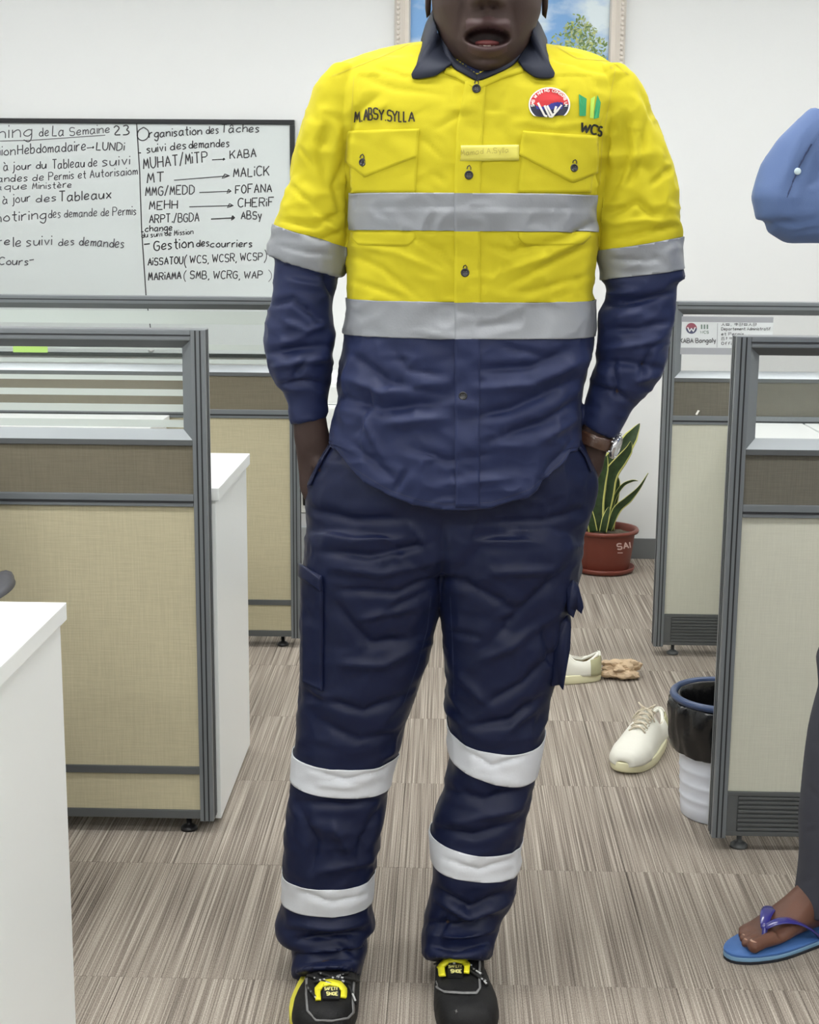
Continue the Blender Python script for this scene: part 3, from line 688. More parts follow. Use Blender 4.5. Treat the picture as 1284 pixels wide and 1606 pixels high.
def arr(fn, co):
    x, y = px_of(co); return fn(x, y)
TL = ([0, 120, 200, 250, 330, 440, 500, 560, 600, 660, 720], [505, 520, 545, 552, 547, 541, 534, 522, 516, 512, 512])
TR = ([0, 120, 200, 250, 330, 440, 500, 560, 600, 660, 720], [990, 970, 942, 935, 936, 934, 936, 932, 924, 913, 913])
def part_of(co):     # 0 torso, 1 left-hand-side sleeve, 2 right-hand-side sleeve
    x, y = px_of(co); l = np.interp(y, *TL); r = np.interp(y, *TR)
    return np.where(x < l, 1, np.where(x > r, 2, 0))
def bisect(bm, which, planes, sel):
    for co, no in planes:
        fs = [f for f in bm.faces if sel(f)]
        es = set(e for f in fs for e in f.edges); vs_ = set(v for f in fs for v in f.verts)
        bmesh.ops.bisect_plane(bm, geom=list(vs_)+list(es)+fs, dist=1e-5, plane_co=co, plane_no=no)
zf = lambda y: at(740, y, YM-.125).z
ZB = [zf(303), zf(362), zf(474), zf(532)]
def cutplane(p, q, Y=YM, tilt=0.):
    P = at(*p, Y); Q = at(*q, Y); e = (Q-P); n = e.cross(Vector((0, 1, tilt))); n.normalize()
    if n.z < 0: n = -n
    return (P, n)
LS = [cutplane((431, 352), (547, 388)), cutplane((420, 397), (537, 432)), cutplane((420, 402), (540, 437))]
RS = [cutplane((939, 392), (1067, 371)), cutplane((947, 437), (1071, 421))]
bm = bmesh.new(); bm.from_mesh(sh); bm.faces.ensure_lookup_table()
def fpart(bm):
    c = np.array([f.calc_center_median()[:] for f in bm.faces]); return part_of(c), c
for z in ZB:
    pt, c = fpart(bm); idx = set(np.nonzero((pt == 0) & (abs(c[:, 2]-z) < .02))[0]); bm.faces.ensure_lookup_table()
    S = [bm.faces[i] for i in idx]
    bmesh.ops.bisect_plane(bm, geom=S+list({e for f in S for e in f.edges})+list({v for f in S for v in f.verts}), dist=1e-5, plane_co=(0, 0, z), plane_no=(0, 0, 1))
for k, PL in ((1, LS), (2, RS)):
    for P, n in PL:
        pt, c = fpart(bm); dist = (c-np.array(P))@np.array(n); idx = np.nonzero((pt == k) & (abs(dist) < .02))[0]; bm.faces.ensure_lookup_table()
        S = [bm.faces[i] for i in idx]
        bmesh.ops.bisect_plane(bm, geom=S+list({e for f in S for e in f.edges})+list({v for f in S for v in f.verts}), dist=1e-5, plane_co=P, plane_no=n)
pt, c = fpart(bm)
zone = np.zeros(len(pt), int)          # 0 yellow 1 navy 2.. bands
z = c[:, 2]; T0 = pt == 0
zone[T0 & (z < ZB[2])] = 1; zone[T0 & (z < ZB[0]) & (z > ZB[1])] = 2; zone[T0 & (z < ZB[2]) & (z > ZB[3])] = 3
def dd(P, n): return (c-np.array(P))@np.array(n)
zone[(pt == 1) & (dd(*LS[0]) < 0)] = 1; zone[(pt == 1) & (dd(*LS[0]) < 0) & (dd(*LS[1]) > 0)] = 4
zone[(pt == 2) & (dd(*RS[0]) < 0)] = 1; zone[(pt == 2) & (dd(*RS[0]) < 0) & (dd(*RS[1]) > 0)] = 5
bm.to_mesh(sh); bm.free()
xn_, yn_ = px_of(c); zone[(xn_ > 690) & (xn_ < 834) & (yn_ < np.interp(xn_, [690, 700, 728, 748, 782, 806, 830], [60, 78, 108, 119, 105, 90, 60]))] = 1
sh.materials.append(YEL); sh.materials.append(NAVY)
sh.polygons.foreach_set('material_index', np.where(zone == 0, 0, 1).astype(np.int32)); sh.update()
FOLD_S = [(-8,5,[(550,262),(546,320),(545,378)]),(-8,5,[(937,262),(937,330),(939,385)]),(-3.5,7,[(548,400),(600,420),(660,470)]),(-3,6,[(640,365),(690,395),(712,420)]),(3,8,[(560,385),(620,395),(700,430)]),(-3,7,[(555,440),(600,455),(640,470)]),
 (-4.5,8,[(935,345),(880,375),(800,395),(765,385)]),(3.5,9,[(925,365),(860,400),(780,430)]),(-4,7,[(922,385),(860,415),(790,450)]),(-2.5,6,[(790,370),(830,395)]),(-3,7,[(925,430),(860,450),(800,465)]),
 (-5,9,[(600,145),(565,172),(548,215),(545,260)]),(3,8,[(610,160),(575,190)]),(-3,8,[(560,120),(620,140),(700,150)]),(-3,6,[(660,215),(695,250)]),(-3,8,[(895,130),(865,200)]),(-3,7,[(800,130),(790,160)]),
 (-5,8,[(950,170),(938,210),(940,270)]),(3,8,[(700,170),(790,180)]),(-3,7,[(680,205),(720,180),(790,172)]),(2.5,8,[(820,190),(870,200),(930,190)]),(-3,7,[(680,270),(700,290)]),(-3,6,[(590,110),(640,122)]),(-3,7,[(860,90),(920,110),(960,120)]),
 (-4.5,8,[(515,190),(500,240),(512,300)]),(4,8,[(530,200),(520,250)]),(-4.5,7,[(541,240),(522,290),(535,345)]),(-3,6,[(470,230),(492,262)]),(-5,7,[(440,345),(490,355),(542,330)]),(4,7,[(490,335),(530,365)]),(-4,6,[(540,360),(505,375),(470,365)]),(-3,6,[(455,290),(490,320)]),
 (-6,9,[(978,180),(988,240),(955,315)]),(5,9,[(960,200),(962,260)]),(-5,8,[(1012,190),(1002,260),(975,300)]),(-5,7,[(958,335),(1000,318),(1025,340)]),(4,7,[(965,350),(1010,345),(1050,350)]),(-4,6,[(1055,260),(1020,290)]),(-5,7,[(965,375),(1010,365),(1062,355)]),(5,9,[(990,215),(1005,285)]),(-4,8,[(1000,140),(1030,200)]),
 (-4,7,[(965,405),(1010,410),(1040,400)]),(3,7,[(975,420),(1040,400)]),(-3,5,[(440,385),(480,395),(525,400)]),
 (-8,13,[(522,620),(600,642),(705,628)]),(-7,12,[(545,550),(610,600),(700,620)]),(7,14,[(535,590),(600,615),(700,600)]),(7,13,[(600,665),(700,655)]),(-6,11,[(585,600),(560,690)]),(-8,13,[(735,655),(800,642),(915,592)]),(7,13,[(740,612),(830,602),(918,562)]),(-6,11,[(740,580),(830,575),(900,545)]),
 (-7,12,[(912,625),(850,662),(770,690)]),(6,12,[(905,655),(840,695)]),(-5,10,[(640,700),(700,722),(770,712)]),(-5,10,[(548,690),(620,755)]),(5,12,[(690,760),(800,750)]),(-4,8,[(900,690),(850,745)]),(5,9,[(570,650),(600,720)]),(-4,8,[(620,550),(640,580),(700,590)]),(-4,9,[(780,540),(860,560)]),(-5,8,[(640,735),(620,770)]),
 (-7,8,[(425,480),(460,470),(505,505)]),(6,8,[(440,500),(480,520),(515,505)]),(-8,8,[(420,555),(470,545),(517,542)]),(7,8,[(430,575),(480,565),(515,562)]),(-6,7,[(460,592),(482,560)]),(-7,7,[(440,602),(480,597),(512,602)]),(5,8,[(450,440),(505,450)]),(-7,7,[(505,430),(523,465)]),(5,8,[(440,540),(480,525)]),
 (-9,8,[(948,478),(1000,472),(1055,458)]),(6,8,[(950,462),(1000,455)]),(-8,9,[(940,568),(980,568),(1034,578)]),(7,9,[(948,548),(1000,540),(1045,530)]),(-6,7,[(962,568),(968,625)]),(6,9,[(990,600),(1020,585)]),(-7,8,[(1052,505),(1000,515),(945,518)]),(-6,7,[(928,605),(960,612),(992,632)]),(5,9,[(960,500),(1010,490)]),(-6,7,[(1020,545),(1000,600)])]
def smask(co, x, y):     # bands and chest keep smaller folds
    return np.where((y > 120) & (y < 330) & (x > 560) & (x < 930), .55, 1.) * np.clip((y-60)/40, .2, 1)
crumple(sh, FOLD_S, ((.0040, 12, (1, 1, 1.3)), (.0021, 30, (1, 1, 1.5))), 3, smask, 1.9)
shirt = link('shirt', sh, man, True, label='yellow and navy long sleeved work shirt with grey reflective bands')
bv = BVHTree.FromPolygons([v.co for v in sh.vertices], [p.vertices for p in sh.polygons])
def shell_part(me, zone, k, name, m, parent, off=.0014, th=.0012, **tags):
    fs = [tuple(me.polygons[i].vertices) for i in np.nonzero(zone == k)[0]]
    if not fs: return None
    used = sorted({v for f in fs for v in f}); mp = {v: i for i, v in enumerate(used)}; no = get_no(me); co = get_co(me)
    nm = bpy.data.meshes.new(name); nm.from_pydata([tuple(co[v]+no[v]*off) for v in used], [], [tuple(mp[v] for v in f) for f in fs])
    nm.materials.append(m); nm.update()
    o = link(name, nm, parent, True, **tags); s = o.modifiers.new('s', 'SOLIDIFY'); s.thickness = th; s.offset = 1
    return o
shell_part(sh, zone, 2, 'reflective_band', REFL, shirt); shell_part(sh, zone, 3, 'reflective_band', REFL, shirt)
shell_part(sh, zone, 4, 'sleeve_band', REFL, shirt); shell_part(sh, zone, 5, 'sleeve_band', REFL, shirt)
# stitched placket
rows_y = [128, 160, 200, 250, 303]; 
ys = list(np.linspace(128, 303, 34))+list(np.linspace(303, 363, 12))[1:]+list(np.linspace(363, 474, 22))[1:]+list(np.linspace(474, 532, 12))[1:]+list(np.linspace(532, 795, 46))[1:]
def plx(y): return float(np.interp(y, [128, 200, 300, 800], [730, 716, 712, 714])), float(np.interp(y, [128, 200, 300, 800], [762, 757, 753, 752]))
def pfn(u, v):
    k = v*(len(ys)-1); i = int(round(k)); y = ys[min(i, len(ys)-1)]; a, b = plx(y); return (a+(b-a)*u, y)
def pmat(u, v):
    y = ys[min(int(v*(len(ys)-1)+.01), len(ys)-2)]+.5
    return 2 if 303 <= y < 363 or 474 <= y < 532 else (0 if y < 474 else 1)
mb = slab_grid(bv, pfn, 8, len(ys)-1, lambda u: .0026-.0020*u, .0014, matfn=pmat)
mb.obj('button_placket', [YEL, NAVY, REFL], shirt, True, label='stitched button placket running down the front')
SEW = mat('seam_thread', s2l(190, 176, 40), .7); SEWN = mat('seam_thread_navy', s2l(36, 42, 68), .6)
# chest pockets
def poly_patch(TLp, TRp, bottom, nu, nv, off, th, name, m, parent, **k):
    bx = [b[0] for b in bottom]; by = [b[1] for b in bottom]
    def fn(u, v):
        t = (TLp[0]+(TRp[0]-TLp[0])*u, TLp[1]+(TRp[1]-TLp[1])*u); x = bx[0]+(bx[-1]-bx[0])*u; q = (x, float(np.interp(x, bx, by)))
        return (t[0]+(q[0]-t[0])*v, t[1]+(q[1]-t[1])*v)
    return slab_grid(bv, fn, nu, nv, off, th).obj(name, m, parent, True, **k)
for bodyq, flapq in ((((549, 203), (656, 201), [(551, 372), (562, 384), (640, 386), (652, 372)]), ((547, 205), (657, 202), [(543, 254), (573, 278), (654, 246)])),
                     (((820, 207), (934, 213), [(812, 372), (822, 385), (912, 384), (926, 370)]), ((820, 206), (936, 213), [(813, 243), (896, 287), (936, 271)]))):
    a, b_, c_ = bodyq
    poly_patch((a[0], a[1]+8), (b_[0], b_[1]+8), [(p[0], min(p[1], 302)) for p in c_], 22, 18, .0006, .0012, 'chest_pocket', YEL, shirt)
    def f2(u, v, a=a, b=b_, c=c_):
        x0 = c[0][0]; x1 = c[-1][0]; x = x0+(x1-x0)*u; yb = float(np.interp(x, [p[0] for p in c], [p[1] for p in c])); return (x, 364+(yb-364)*v)
    slab_grid(bv, f2, 18, 5, .0004, .0010).obj('chest_pocket', YEL, shirt, True)
    poly_patch(*flapq, 26, 12, .0020, .0016, 'pocket_flap', YEL, shirt)
# seams
for pts, m in (([(845, 52), (870, 72), (905, 92), (960, 96), (985, 118)], SEW), ([(655, 62), (610, 84), (560, 104), (520, 120)], SEW), ([(555, 120), (552, 170), (550, 230), (549, 280)], SEW), ([(965, 108), (955, 160), (944, 220), (940, 290)], SEW)):
    mb = MB(); ribbon(bv, pts, 1.3, .0005, mb); mb.obj('shoulder_seam', m, shirt)
mb = MB(); ribbon(bv, [(x, hem_py(x)-7) for x in range(530, 905, 12)], 1.1, .0006, mb); mb.obj('hem_stitching', SEWN, shirt)
# buttons
BTN = mat('black_button', s2l(26, 26, 28), .3, spec=.6)
def button(x, y, r=.0068, parent=shirt, off=.003):
    l, n = hit(bv, x, y); n = (n+Vector((0, -1, .1))).normalized(); a = n.orthogonal().normalized(); b = n.cross(a); mb = MB()
    def rr(r_, d): return [tuple(l+n*(off+d)+(a*math.cos(k*math.pi/10)+b*math.sin(k*math.pi/10))*r_) for k in range(20)]
    mb.rings([rr(r*.9, -.001), rr(r, .0005), rr(r, .002), rr(r*.8, .0026), rr(r*.7, .0018), rr(.0001, .0018)])
    bo = mb.obj('button', BTN, parent, True)
    mb = MB()
    for sx, sz in ((1, 1), (-1, 1), (1, -1), (-1, -1)):
        c0 = l+n*(off+.0019)+Vector((sx*r*.25, 0, sz*r*.25)); mb.tube([c0, c0+n*.0003], r*.1, 6)
    mb.obj('thread_hole', mat('button_thread', s2l(110, 110, 112), .6), bo)
    return bo
for x, y in ((747, 140), (735, 275), (729, 428), (726, 621)): button(x, y)
for x, y in ((570, 255), (899, 264)): button(x, y, .0062)
for x, y in ((747, 133), (735, 265), (729, 420), (570, 247), (899, 255)):
    mb = MB(); ribbon(bv, [(x-3, y+1), (x-2, y-3), (x+1, y-5), (x+3, y-2), (x+3, y+2)], 1.6, .0046, mb, 1.); mb.obj('button_loop', BTN, shirt)
# embroidery
EMB = mat('black_embroidery', s2l(44, 36, 22), .7); WCSB = mat('black_print', s2l(22, 26, 20), .6)
mb = MB()
for i, (ch, x0, x1, yb_, cap) in enumerate([('M', 556, 565, 192, 17), ('.', 567, 569, 190, 9), ('A', 571, 578, 189, 17), ('B', 578.5, 584, 188, 18), ('S', 586, 593, 187, 17), ('Y', 594.5, 602, 189, 17), ('.', 604, 606, 189, 9),
                                           ('S', 607.5, 614.5, 190, 17), ('Y', 615.5, 623, 191, 17), ('L', 625.5, 630, 191, 16), ('L', 633, 637.5, 191, 16), ('A', 641, 650, 191, 15)]):
    wr(bv, ch, (x0, yb_), (x1, yb_), cap, 2.5, .0012, mb)
mb.obj('embroidered_name', EMB, shirt)
GRN = mat('logo_green', s2l(38, 150, 92), .6); LGRN = mat('logo_pale_green', s2l(176, 214, 80), .6)
mb = MB(); fan(bv, [(907, 148), (919, 155), (918, 182), (908, 182)], .0014, mb, 3); fan(bv, [(936, 149), (941, 161), (938, 185), (930, 187)], .0014, mb, 3); mb.mi = 1
fan(bv, [(925.5, 155), (933, 151), (930, 186), (924, 185)], .0014, mb, 3); mb.obj('green_bar_logo', [GRN, LGRN], shirt)
mb = MB(); wr(bv, 'W', (909, 206), (922, 209), 14, 3.4, .0014, mb); wr(bv, 'C', (925, 209), (934, 211), 14, 3.4, .0014, mb); wr(bv, 'S', (936, 212), (942, 213), 14, 3.2, .0014, mb)
mb.obj('logo_letters', WCSB, shirt)
# round badge
BW = mat('badge_white', s2l(235, 232, 225), .7); BR = mat('badge_red', s2l(200, 46, 52), .7); BN = mat('badge_navy', s2l(34, 36, 60), .7); BB = mat('badge_blue', s2l(48, 52, 140), .7)
cx_, cy_, rx_, ry_ = 861, 164.5, 32.5, 27
def bpt(r, a): 
    x = cx_+rx_*r*math.cos(a); y = cy_-ry_*r*math.sin(a); yc = 182.5+1.2*math.sin((x-840)/8.); return (x, min(y, yc))
mb = MB(); NA = 60; radii = [0, .15, .3, .45, .58, .66, .74, .84, .93, 1.0]
V = []
for r in radii:
    for k in range(NA):
        l, n = hit(bv, *bpt(r, 2*math.pi*k/NA)); V.append(tuple(l+n*.0016))
base_i = len(mb.v); mb.v += V
for i in range(len(radii)-1):
    for k in range(NA):
        rm = (radii[i]+radii[i+1])/2; am = 2*math.pi*(k+.5)/NA; X, Yp = rm*math.cos(am), rm*math.sin(am)
        if rm > .93: m_ = 0
        elif rm > .66: m_ = 1 if Yp > -.02 else 2
        else: m_ = 1 if Yp > .02+.14*math.sin(X*4) else 3
        if rm < .66 and Yp < -.28: m_ = 2
        mb.f.append((i*NA+k, i*NA+(k+1) % NA, (i+1)*NA+(k+1) % NA, (i+1)*NA+k)); mb.m.append(m_)
bd = mb.obj('round_badge', [BW, BR, BN, BB], shirt, label='round red, blue and navy emblem with a white W')
mb = MB()
for p in ([(843, 162), (853, 181), (857, 183)], [(853, 166), (861, 183), (864, 183)], [(866, 183), (857, 166)], [(863, 184), (880, 165)], [(868, 176), (871, 167)]): ribbon(bv, p, 3.2, .0024, mb)
mb.obj('badge_letter', BW, shirt, label='white stitched W')
mb = MB(); txt = 'SMB WINNING CONSORTIUM'
for i, ch in enumerate(txt):
    a = math.radians(188-196*(i+.5)/len(txt)); r = .74
    bx, by = cx_+rx_*r*math.cos(a), cy_-ry_*r*math.sin(a); tx, ty = math.sin(a)*rx_, math.cos(a)*ry_; L = math.hypot(tx, ty); tx /= L; ty /= L
    if ch != ' ': wr(bv, ch, (bx-tx*1.6, by-ty*1.6), (bx+tx*1.6, by+ty*1.6), 4.4, .9, .0022, mb)
mb.obj('badge_lettering', BW, shirt)
# pale tape label by the placket
TAPE = mat('label_tape', s2l(206, 197, 84), .4)
slab_grid(bv, lambda u, v: (719+94*u, 229+24*v-1.5*u), 20, 5, .0034, .0002).obj('tape_label', TAPE, shirt, True, label='pale tape label with faded handwriting')
mb = MB(); wr(bv, 'Mamad A.Sylla', (723, 244), (797, 240), 8, 1., .0054, mb); mb.obj('tape_writing', mat('faded_ink', s2l(172, 160, 72), .7), shirt)
# ---- collar
def cv3(x, y, Y): return at(x, y, Y)
COLL = [  # (fold line point, mid, outer edge point) front left tip -> round the neck -> front right
 ((709, 100, 2.375), (702, 104, 2.37), (697, 109, 2.360)),
 ((700, 86, 2.385), (688, 104, 2.362), (680, 119, 2.345)),
 ((690, 64, 2.405), (668, 98, 2.372), (646, 121, 2.352)),
 ((683, 42, 2.43), (668, 74, 2.40), (655, 98, 2.385)),
 ((679, 24, 2.46), (668, 52, 2.45), (661, 76, 2.445)),
 ((684, 10, 2.50), (672, 34, 2.51), (666, 54, 2.515)),
 ((712, 0, 2.54), (706, 22, 2.555), (702, 42, 2.565)),
 ((760, -4, 2.55), (760, 18, 2.57), (760, 38, 2.58)),
 ((808, 4, 2.54), (814, 26, 2.555), (818, 46, 2.565)),
 ((832, 18, 2.50), (844, 38, 2.51), (852, 56, 2.515)),
 ((838, 32, 2.46), (848, 52, 2.45), (857, 76, 2.445)),
 ((836, 48, 2.43), (848, 76, 2.40), (860, 97, 2.385)),
 ((830, 66, 2.405), (850, 98, 2.372), (869, 119, 2.352)),
 ((820, 82, 2.385), (832, 102, 2.362), (842, 121, 2.345)),
 ((812, 96, 2.375), (816, 101, 2.37), (820, 108, 2.360))]
def seat(p, lift):
    l, n = hit(bv, p[0], p[1]); q = at(*p); return at(p[0], p[1], min(q.y, l.y-lift)) if abs(l.y-q.y) < .09 else q
rows = []
for i, r in enumerate(COLL):
    fr_ = i < 4 or i > 10
    rows.append([tuple(at(*r[0])) if not fr_ else tuple(seat(r[0], .012)), tuple(seat(r[1], .010)) if fr_ else tuple(at(*r[1])), tuple(seat(r[2], .006)) if fr_ else tuple(at(*r[2]))])
rows = resample(rows, 5)
mb = MB(); mb.rings(rows, False, False, closed=False)
COLM = mat('collar_navy', s2l(18, 26, 46), .7, bump=.15, bscale=900)
co_ = mb.obj('collar', COLM, shirt, True); s = co_.modifiers.new('s', 'SOLIDIFY'); s.thickness = .004; s.offset = 0
mb = MB(); STD = [((748, 127, 2.350), (748, 118, 2.358)), ((728, 116, 2.356), (730, 105, 2.364)), ((710, 104, 2.368), (712, 92, 2.376)), ((697, 82, 2.39), (700, 70, 2.395)), ((688, 50, 2.43), (690, 40, 2.43)), ((688, 26, 2.48), (690, 14, 2.48)),
       ((760, 10, 2.545), (760, 0, 2.545)), ((830, 34, 2.48), (828, 22, 2.48)), ((829, 54, 2.43), (827, 44, 2.43)), ((820, 80, 2.39), (817, 68, 2.395)), ((806, 100, 2.368), (804, 88, 2.376)), ((782, 113, 2.356), (780, 102, 2.364)), ((748, 127, 2.350), (748, 118, 2.358))]
mb.rings(resample([[tuple(seat(p, .003) if i < 4 or i > 8 else at(*p)) for p in r] for i, r in enumerate(STD)], 5), False, False, closed=False)
cs = mb.obj('collar_stand', mat('collar_inside', s2l(20, 26, 46), .7), shirt, True); s = cs.modifiers.new('s', 'SOLIDIFY'); s.thickness = .004; s.offset = 0
# yellow neckline roll just under the collar
mb = MB(); 
def nkl(u, v):
    P = [(697, 106), (716, 113), (733, 124), (748, 132), (766, 124), (788, 114), (820, 104)]; k = u*(len(P)-1); i = min(int(k), len(P)-2); f = k-i
    x = P[i][0]*(1-f)+P[i+1][0]*f; y = P[i][1]*(1-f)+P[i+1][1]*f; return (x, y+10*v)
slab_grid(bv, nkl, 36, 3, .001, .0025).obj('neckline_band', YEL, shirt, True)

# ---- trousers
mb = MB(); R = []
for y, xl, xr, b, dy in ((640, 552, 895, .105, .005), (675, 530, 906, .112, .005), (700, 514, 917, .118, .008), (725, 499, 929, .122, .01), (760, 482, 936, .124, .012), (800, 479, 927, .124, .015), (850, 486, 913, .118, .013), (872, 500, 895, .100, .008), (888, 540, 860, .07, .0)):
    P = at(xl, y, YM); Q = at(xr, y, YM); R.append(ring((P+Q)/2+Vector((0, dy, 0)), (Q-P)/2, Vector((0, b, 0)), 64, 2.6))
mb.rings(resample(R, 3))
LL = [((500, 815), (690, 820), .100), ((481, 845), (702, 850), .113), ((477, 900), (698, 908), .108), ((474, 960), (684, 968), .097), ((474, 1012), (672, 1020), .094), ((474, 1070), (655, 1075), .090), ((467, 1122), (638, 1127), .086), ((466, 1160), (626, 1165), .083), ((463, 1190), (615, 1196), .080), ((459, 1235), (608, 1240), .078),
      ((451, 1290), (600, 1293), .078), ((447, 1340), (589, 1343), .076), ((446, 1380), (586, 1382), .074), ((442, 1425), (585, 1428), .074), ((434, 1446), (586, 1442), .078), ((438, 1464), (584, 1454), .077)]
mb.rings(resample([edge_ring(a, b, YM, d, dy=.0) for a, b, d in LL], 3))
LL2 = [((452, 1440), (572, 1430), .062), ((460, 1466), (572, 1460), .064), ((462, 1488), (576, 1480), .068), ((464, 1505), (568, 1500), .074), ((466, 1514), (565, 1510), .078)]
def hemmed(L, Y, drop, n, fwd=.03):          # the last rings lean forward over the instep
    out = []
    for i, (a_, b_, d) in enumerate(L):
        t = max(0., (i-(len(L)-1-n))/n); r = edge_ring(a_, b_, Y, d, dy=-fwd*t); out.append([(p[0], p[1], p[2]+drop*t*(Y-fwd*t-p[1])/.078) for p in r])
    return out
mb.rings(resample(hemmed(LL2, YM-.01, .064, 3, .050), 3))
LR = [((700, 820), (895, 815), .100), ((688, 850), (914, 845), .113), ((686, 908), (908, 900), .108), ((694, 962), (892, 952), .096), ((699, 1020), (881, 1010), .092), ((702, 1070), (868, 1065), .088), ((699, 1110), (858, 1105), .085), ((704, 1150), (851, 1150), .083), ((709, 1188), (845, 1192), .080), ((697, 1232), (837, 1228), .078), ((683, 1278), (828, 1278), .077),
      ((678, 1312), (815, 1312), .075), ((677, 1352), (811, 1350), .073), ((676, 1385), (807, 1386), .071), ((673, 1408), (802, 1406), .069), ((664, 1438), (783, 1438), .066), ((661, 1462), (779, 1457), .066), ((664, 1476), (773, 1472), .070), ((667, 1490), (767, 1488), .076)]
mb.rings(resample(hemmed(LR, YM-.005, .042, 3, .032), 3))
tr = remeshed(mb, .0045, 3)
TB = [(1, cutplane((466, 1177), (617, 1181), tilt=0.0), cutplane((460, 1220), (607, 1228), tilt=.0)), (1, cutplane((447, 1364), (586, 1365), tilt=0.), cutplane((442, 1407), (584, 1407), tilt=0.)),
      (2, cutplane((700, 1126), (851, 1143), tilt=.26), cutplane((709, 1170), (843, 1200), tilt=.22)), (2, cutplane((678, 1298), (814, 1312), tilt=.08), cutplane((677, 1340), (809, 1355), tilt=.06))]
bm = bmesh.new(); bm.from_mesh(tr)
XSPLIT = at(655, 1250, YM).x
def tfp():
    c = np.array([f.calc_center_median()[:] for f in bm.faces]); x, y = px_of(c); return np.where(x < np.interp(y, [1100, 1300, 1500], [670, 645, 620]), 1, 2), c
for leg, A, B in TB:
    for P, n in (A, B):
        pt, c = tfp(); dist = (c-np.array(P))@np.array(n); idx = np.nonzero((pt == leg) & (abs(dist) < .02) & (c[:, 2] < .6))[0]; bm.faces.ensure_lookup_table(); S = [bm.faces[i] for i in idx]
        bmesh.ops.bisect_plane(bm, geom=S+list({e for f in S for e in f.edges})+list({v for f in S for v in f.verts}), dist=1e-5, plane_co=P, plane_no=n)
pt, c = tfp(); tz = np.zeros(len(pt), int)
for k, (leg, A, B) in enumerate(TB):
    tz[(pt == leg) & ((c-np.array(A[0]))@np.array(A[1]) < 0) & ((c-np.array(B[0]))@np.array(B[1]) > 0)] = k+1
bm.to_mesh(tr); bm.free(); tr.materials.append(NAVYT)
FOLD_T = [(-6,12,[(490,800),(560,815),(650,812)]),(6,10,[(488,838),(560,850),(640,845)]),(-7,9,[(500,865),(580,872),(685,850)]),(5,10,[(520,890),(600,900),(680,880)]),(-6,10,[(530,925),(620,930),(688,900)]),(-7,12,[(692,820),(694,880),(690,925)]),(5,9,[(640,820),(670,860)]),
 (-6,11,[(520,940),(580,1010),(650,1000)]),(6,12,[(530,1040),(600,1042),(655,1010)]),(-6,11,[(490,1090),(570,1115),(640,1090)]),(-5,9,[(600,960),(680,920)]),(5,10,[(560,970),(650,950)]),(-5,10,[(500,1130),(560,1160),(620,1150)]),(5,10,[(480,1070),(520,1100)]),
 (-6,11,[(700,900),(760,932),(810,960)]),(6,12,[(760,900),(870,895)]),(-6,11,[(890,890),(820,955),(760,1015)]),(5,11,[(880,955),(800,1015),(740,1040)]),(-6,9,[(875,1015),(820,1070),(760,1105)]),(5,11,[(720,1060),(770,1110)]),(-5,9,[(710,990),(760,1000)]),(-6,9,[(850,1090),(800,1130),(730,1140)]),(5,9,[(840,1110),(790,1150)]),(-4,8,[(740,820),(850,815),(910,800)]),(4,9,[(740,850),(850,850)]),(-5,8,[(850,980),(865,1050)]),
 (7,14,[(520,1285),(548,1340)]),(-7,11,[(470,1265),(495,1320),(490,1362)]),(-6,10,[(602,1260),(570,1310),(560,1350)]),(5,10,[(500,1366),(585,1348)]),(-6,9,[(468,1258),(540,1264),(606,1252)]),
 (-10,7,[(462,1474),(510,1468),(572,1462)]),(7,9,[(450,1450),(520,1454),(578,1444)]),(7,9,[(480,1492),(530,1488),(570,1478)]),(-7,7,[(470,1512),(520,1502),(565,1505)]),(-5,8,[(520,1475),(560,1500)]),
 (-7,12,[(705,1240),(760,1256),(825,1236)]),(6,11,[(710,1290),(780,1275),(820,1265)]),(-7,9,[(688,1300),(740,1310),(812,1288)]),(-8,8,[(688,1395),(735,1425),(800,1398)]),(8,9,[(690,1412),(740,1440),(795,1415)]),(-10,8,[(668,1447),(720,1452),(778,1438)]),(8,8,[(678,1466),(720,1472),(772,1456)]),(-8,7,[(675,1484),(720,1488),(768,1478)]),(-6,7,[(700,1430),(690,1480)]),
 (-4,6,[(490,1205),(540,1220),(600,1205)]),(4,6,[(500,1230),(560,1232)]),(-4,6,[(470,1395),(520,1412),(575,1400)]),(-4,6,[(730,1175),(770,1200),(835,1180)]),(-4,6,[(700,1345),(750,1362),(800,1345)])]
crumple(tr, FOLD_T, ((.0040, 11, (.8, .8, 1.6)), (.0018, 28, (1, 1, 1.4))), 9, None, 1.9)
pants = link('trousers', tr, man, True, label='navy work trousers with bright reflective bands at knees and shins')
for k in range(1, 5): shell_part(tr, tz, k, 'reflective_band', REFLT, pants, .0016, .0014)
bvt = BVHTree.FromPolygons([v.co for v in tr.vertices], [p.vertices for p in tr.polygons])
def tp(fn, nu, nv, off, th, name, **k): return slab_grid(bvt, fn, nu, nv, off, th).obj(name, NAVYT, pants, True, **k)
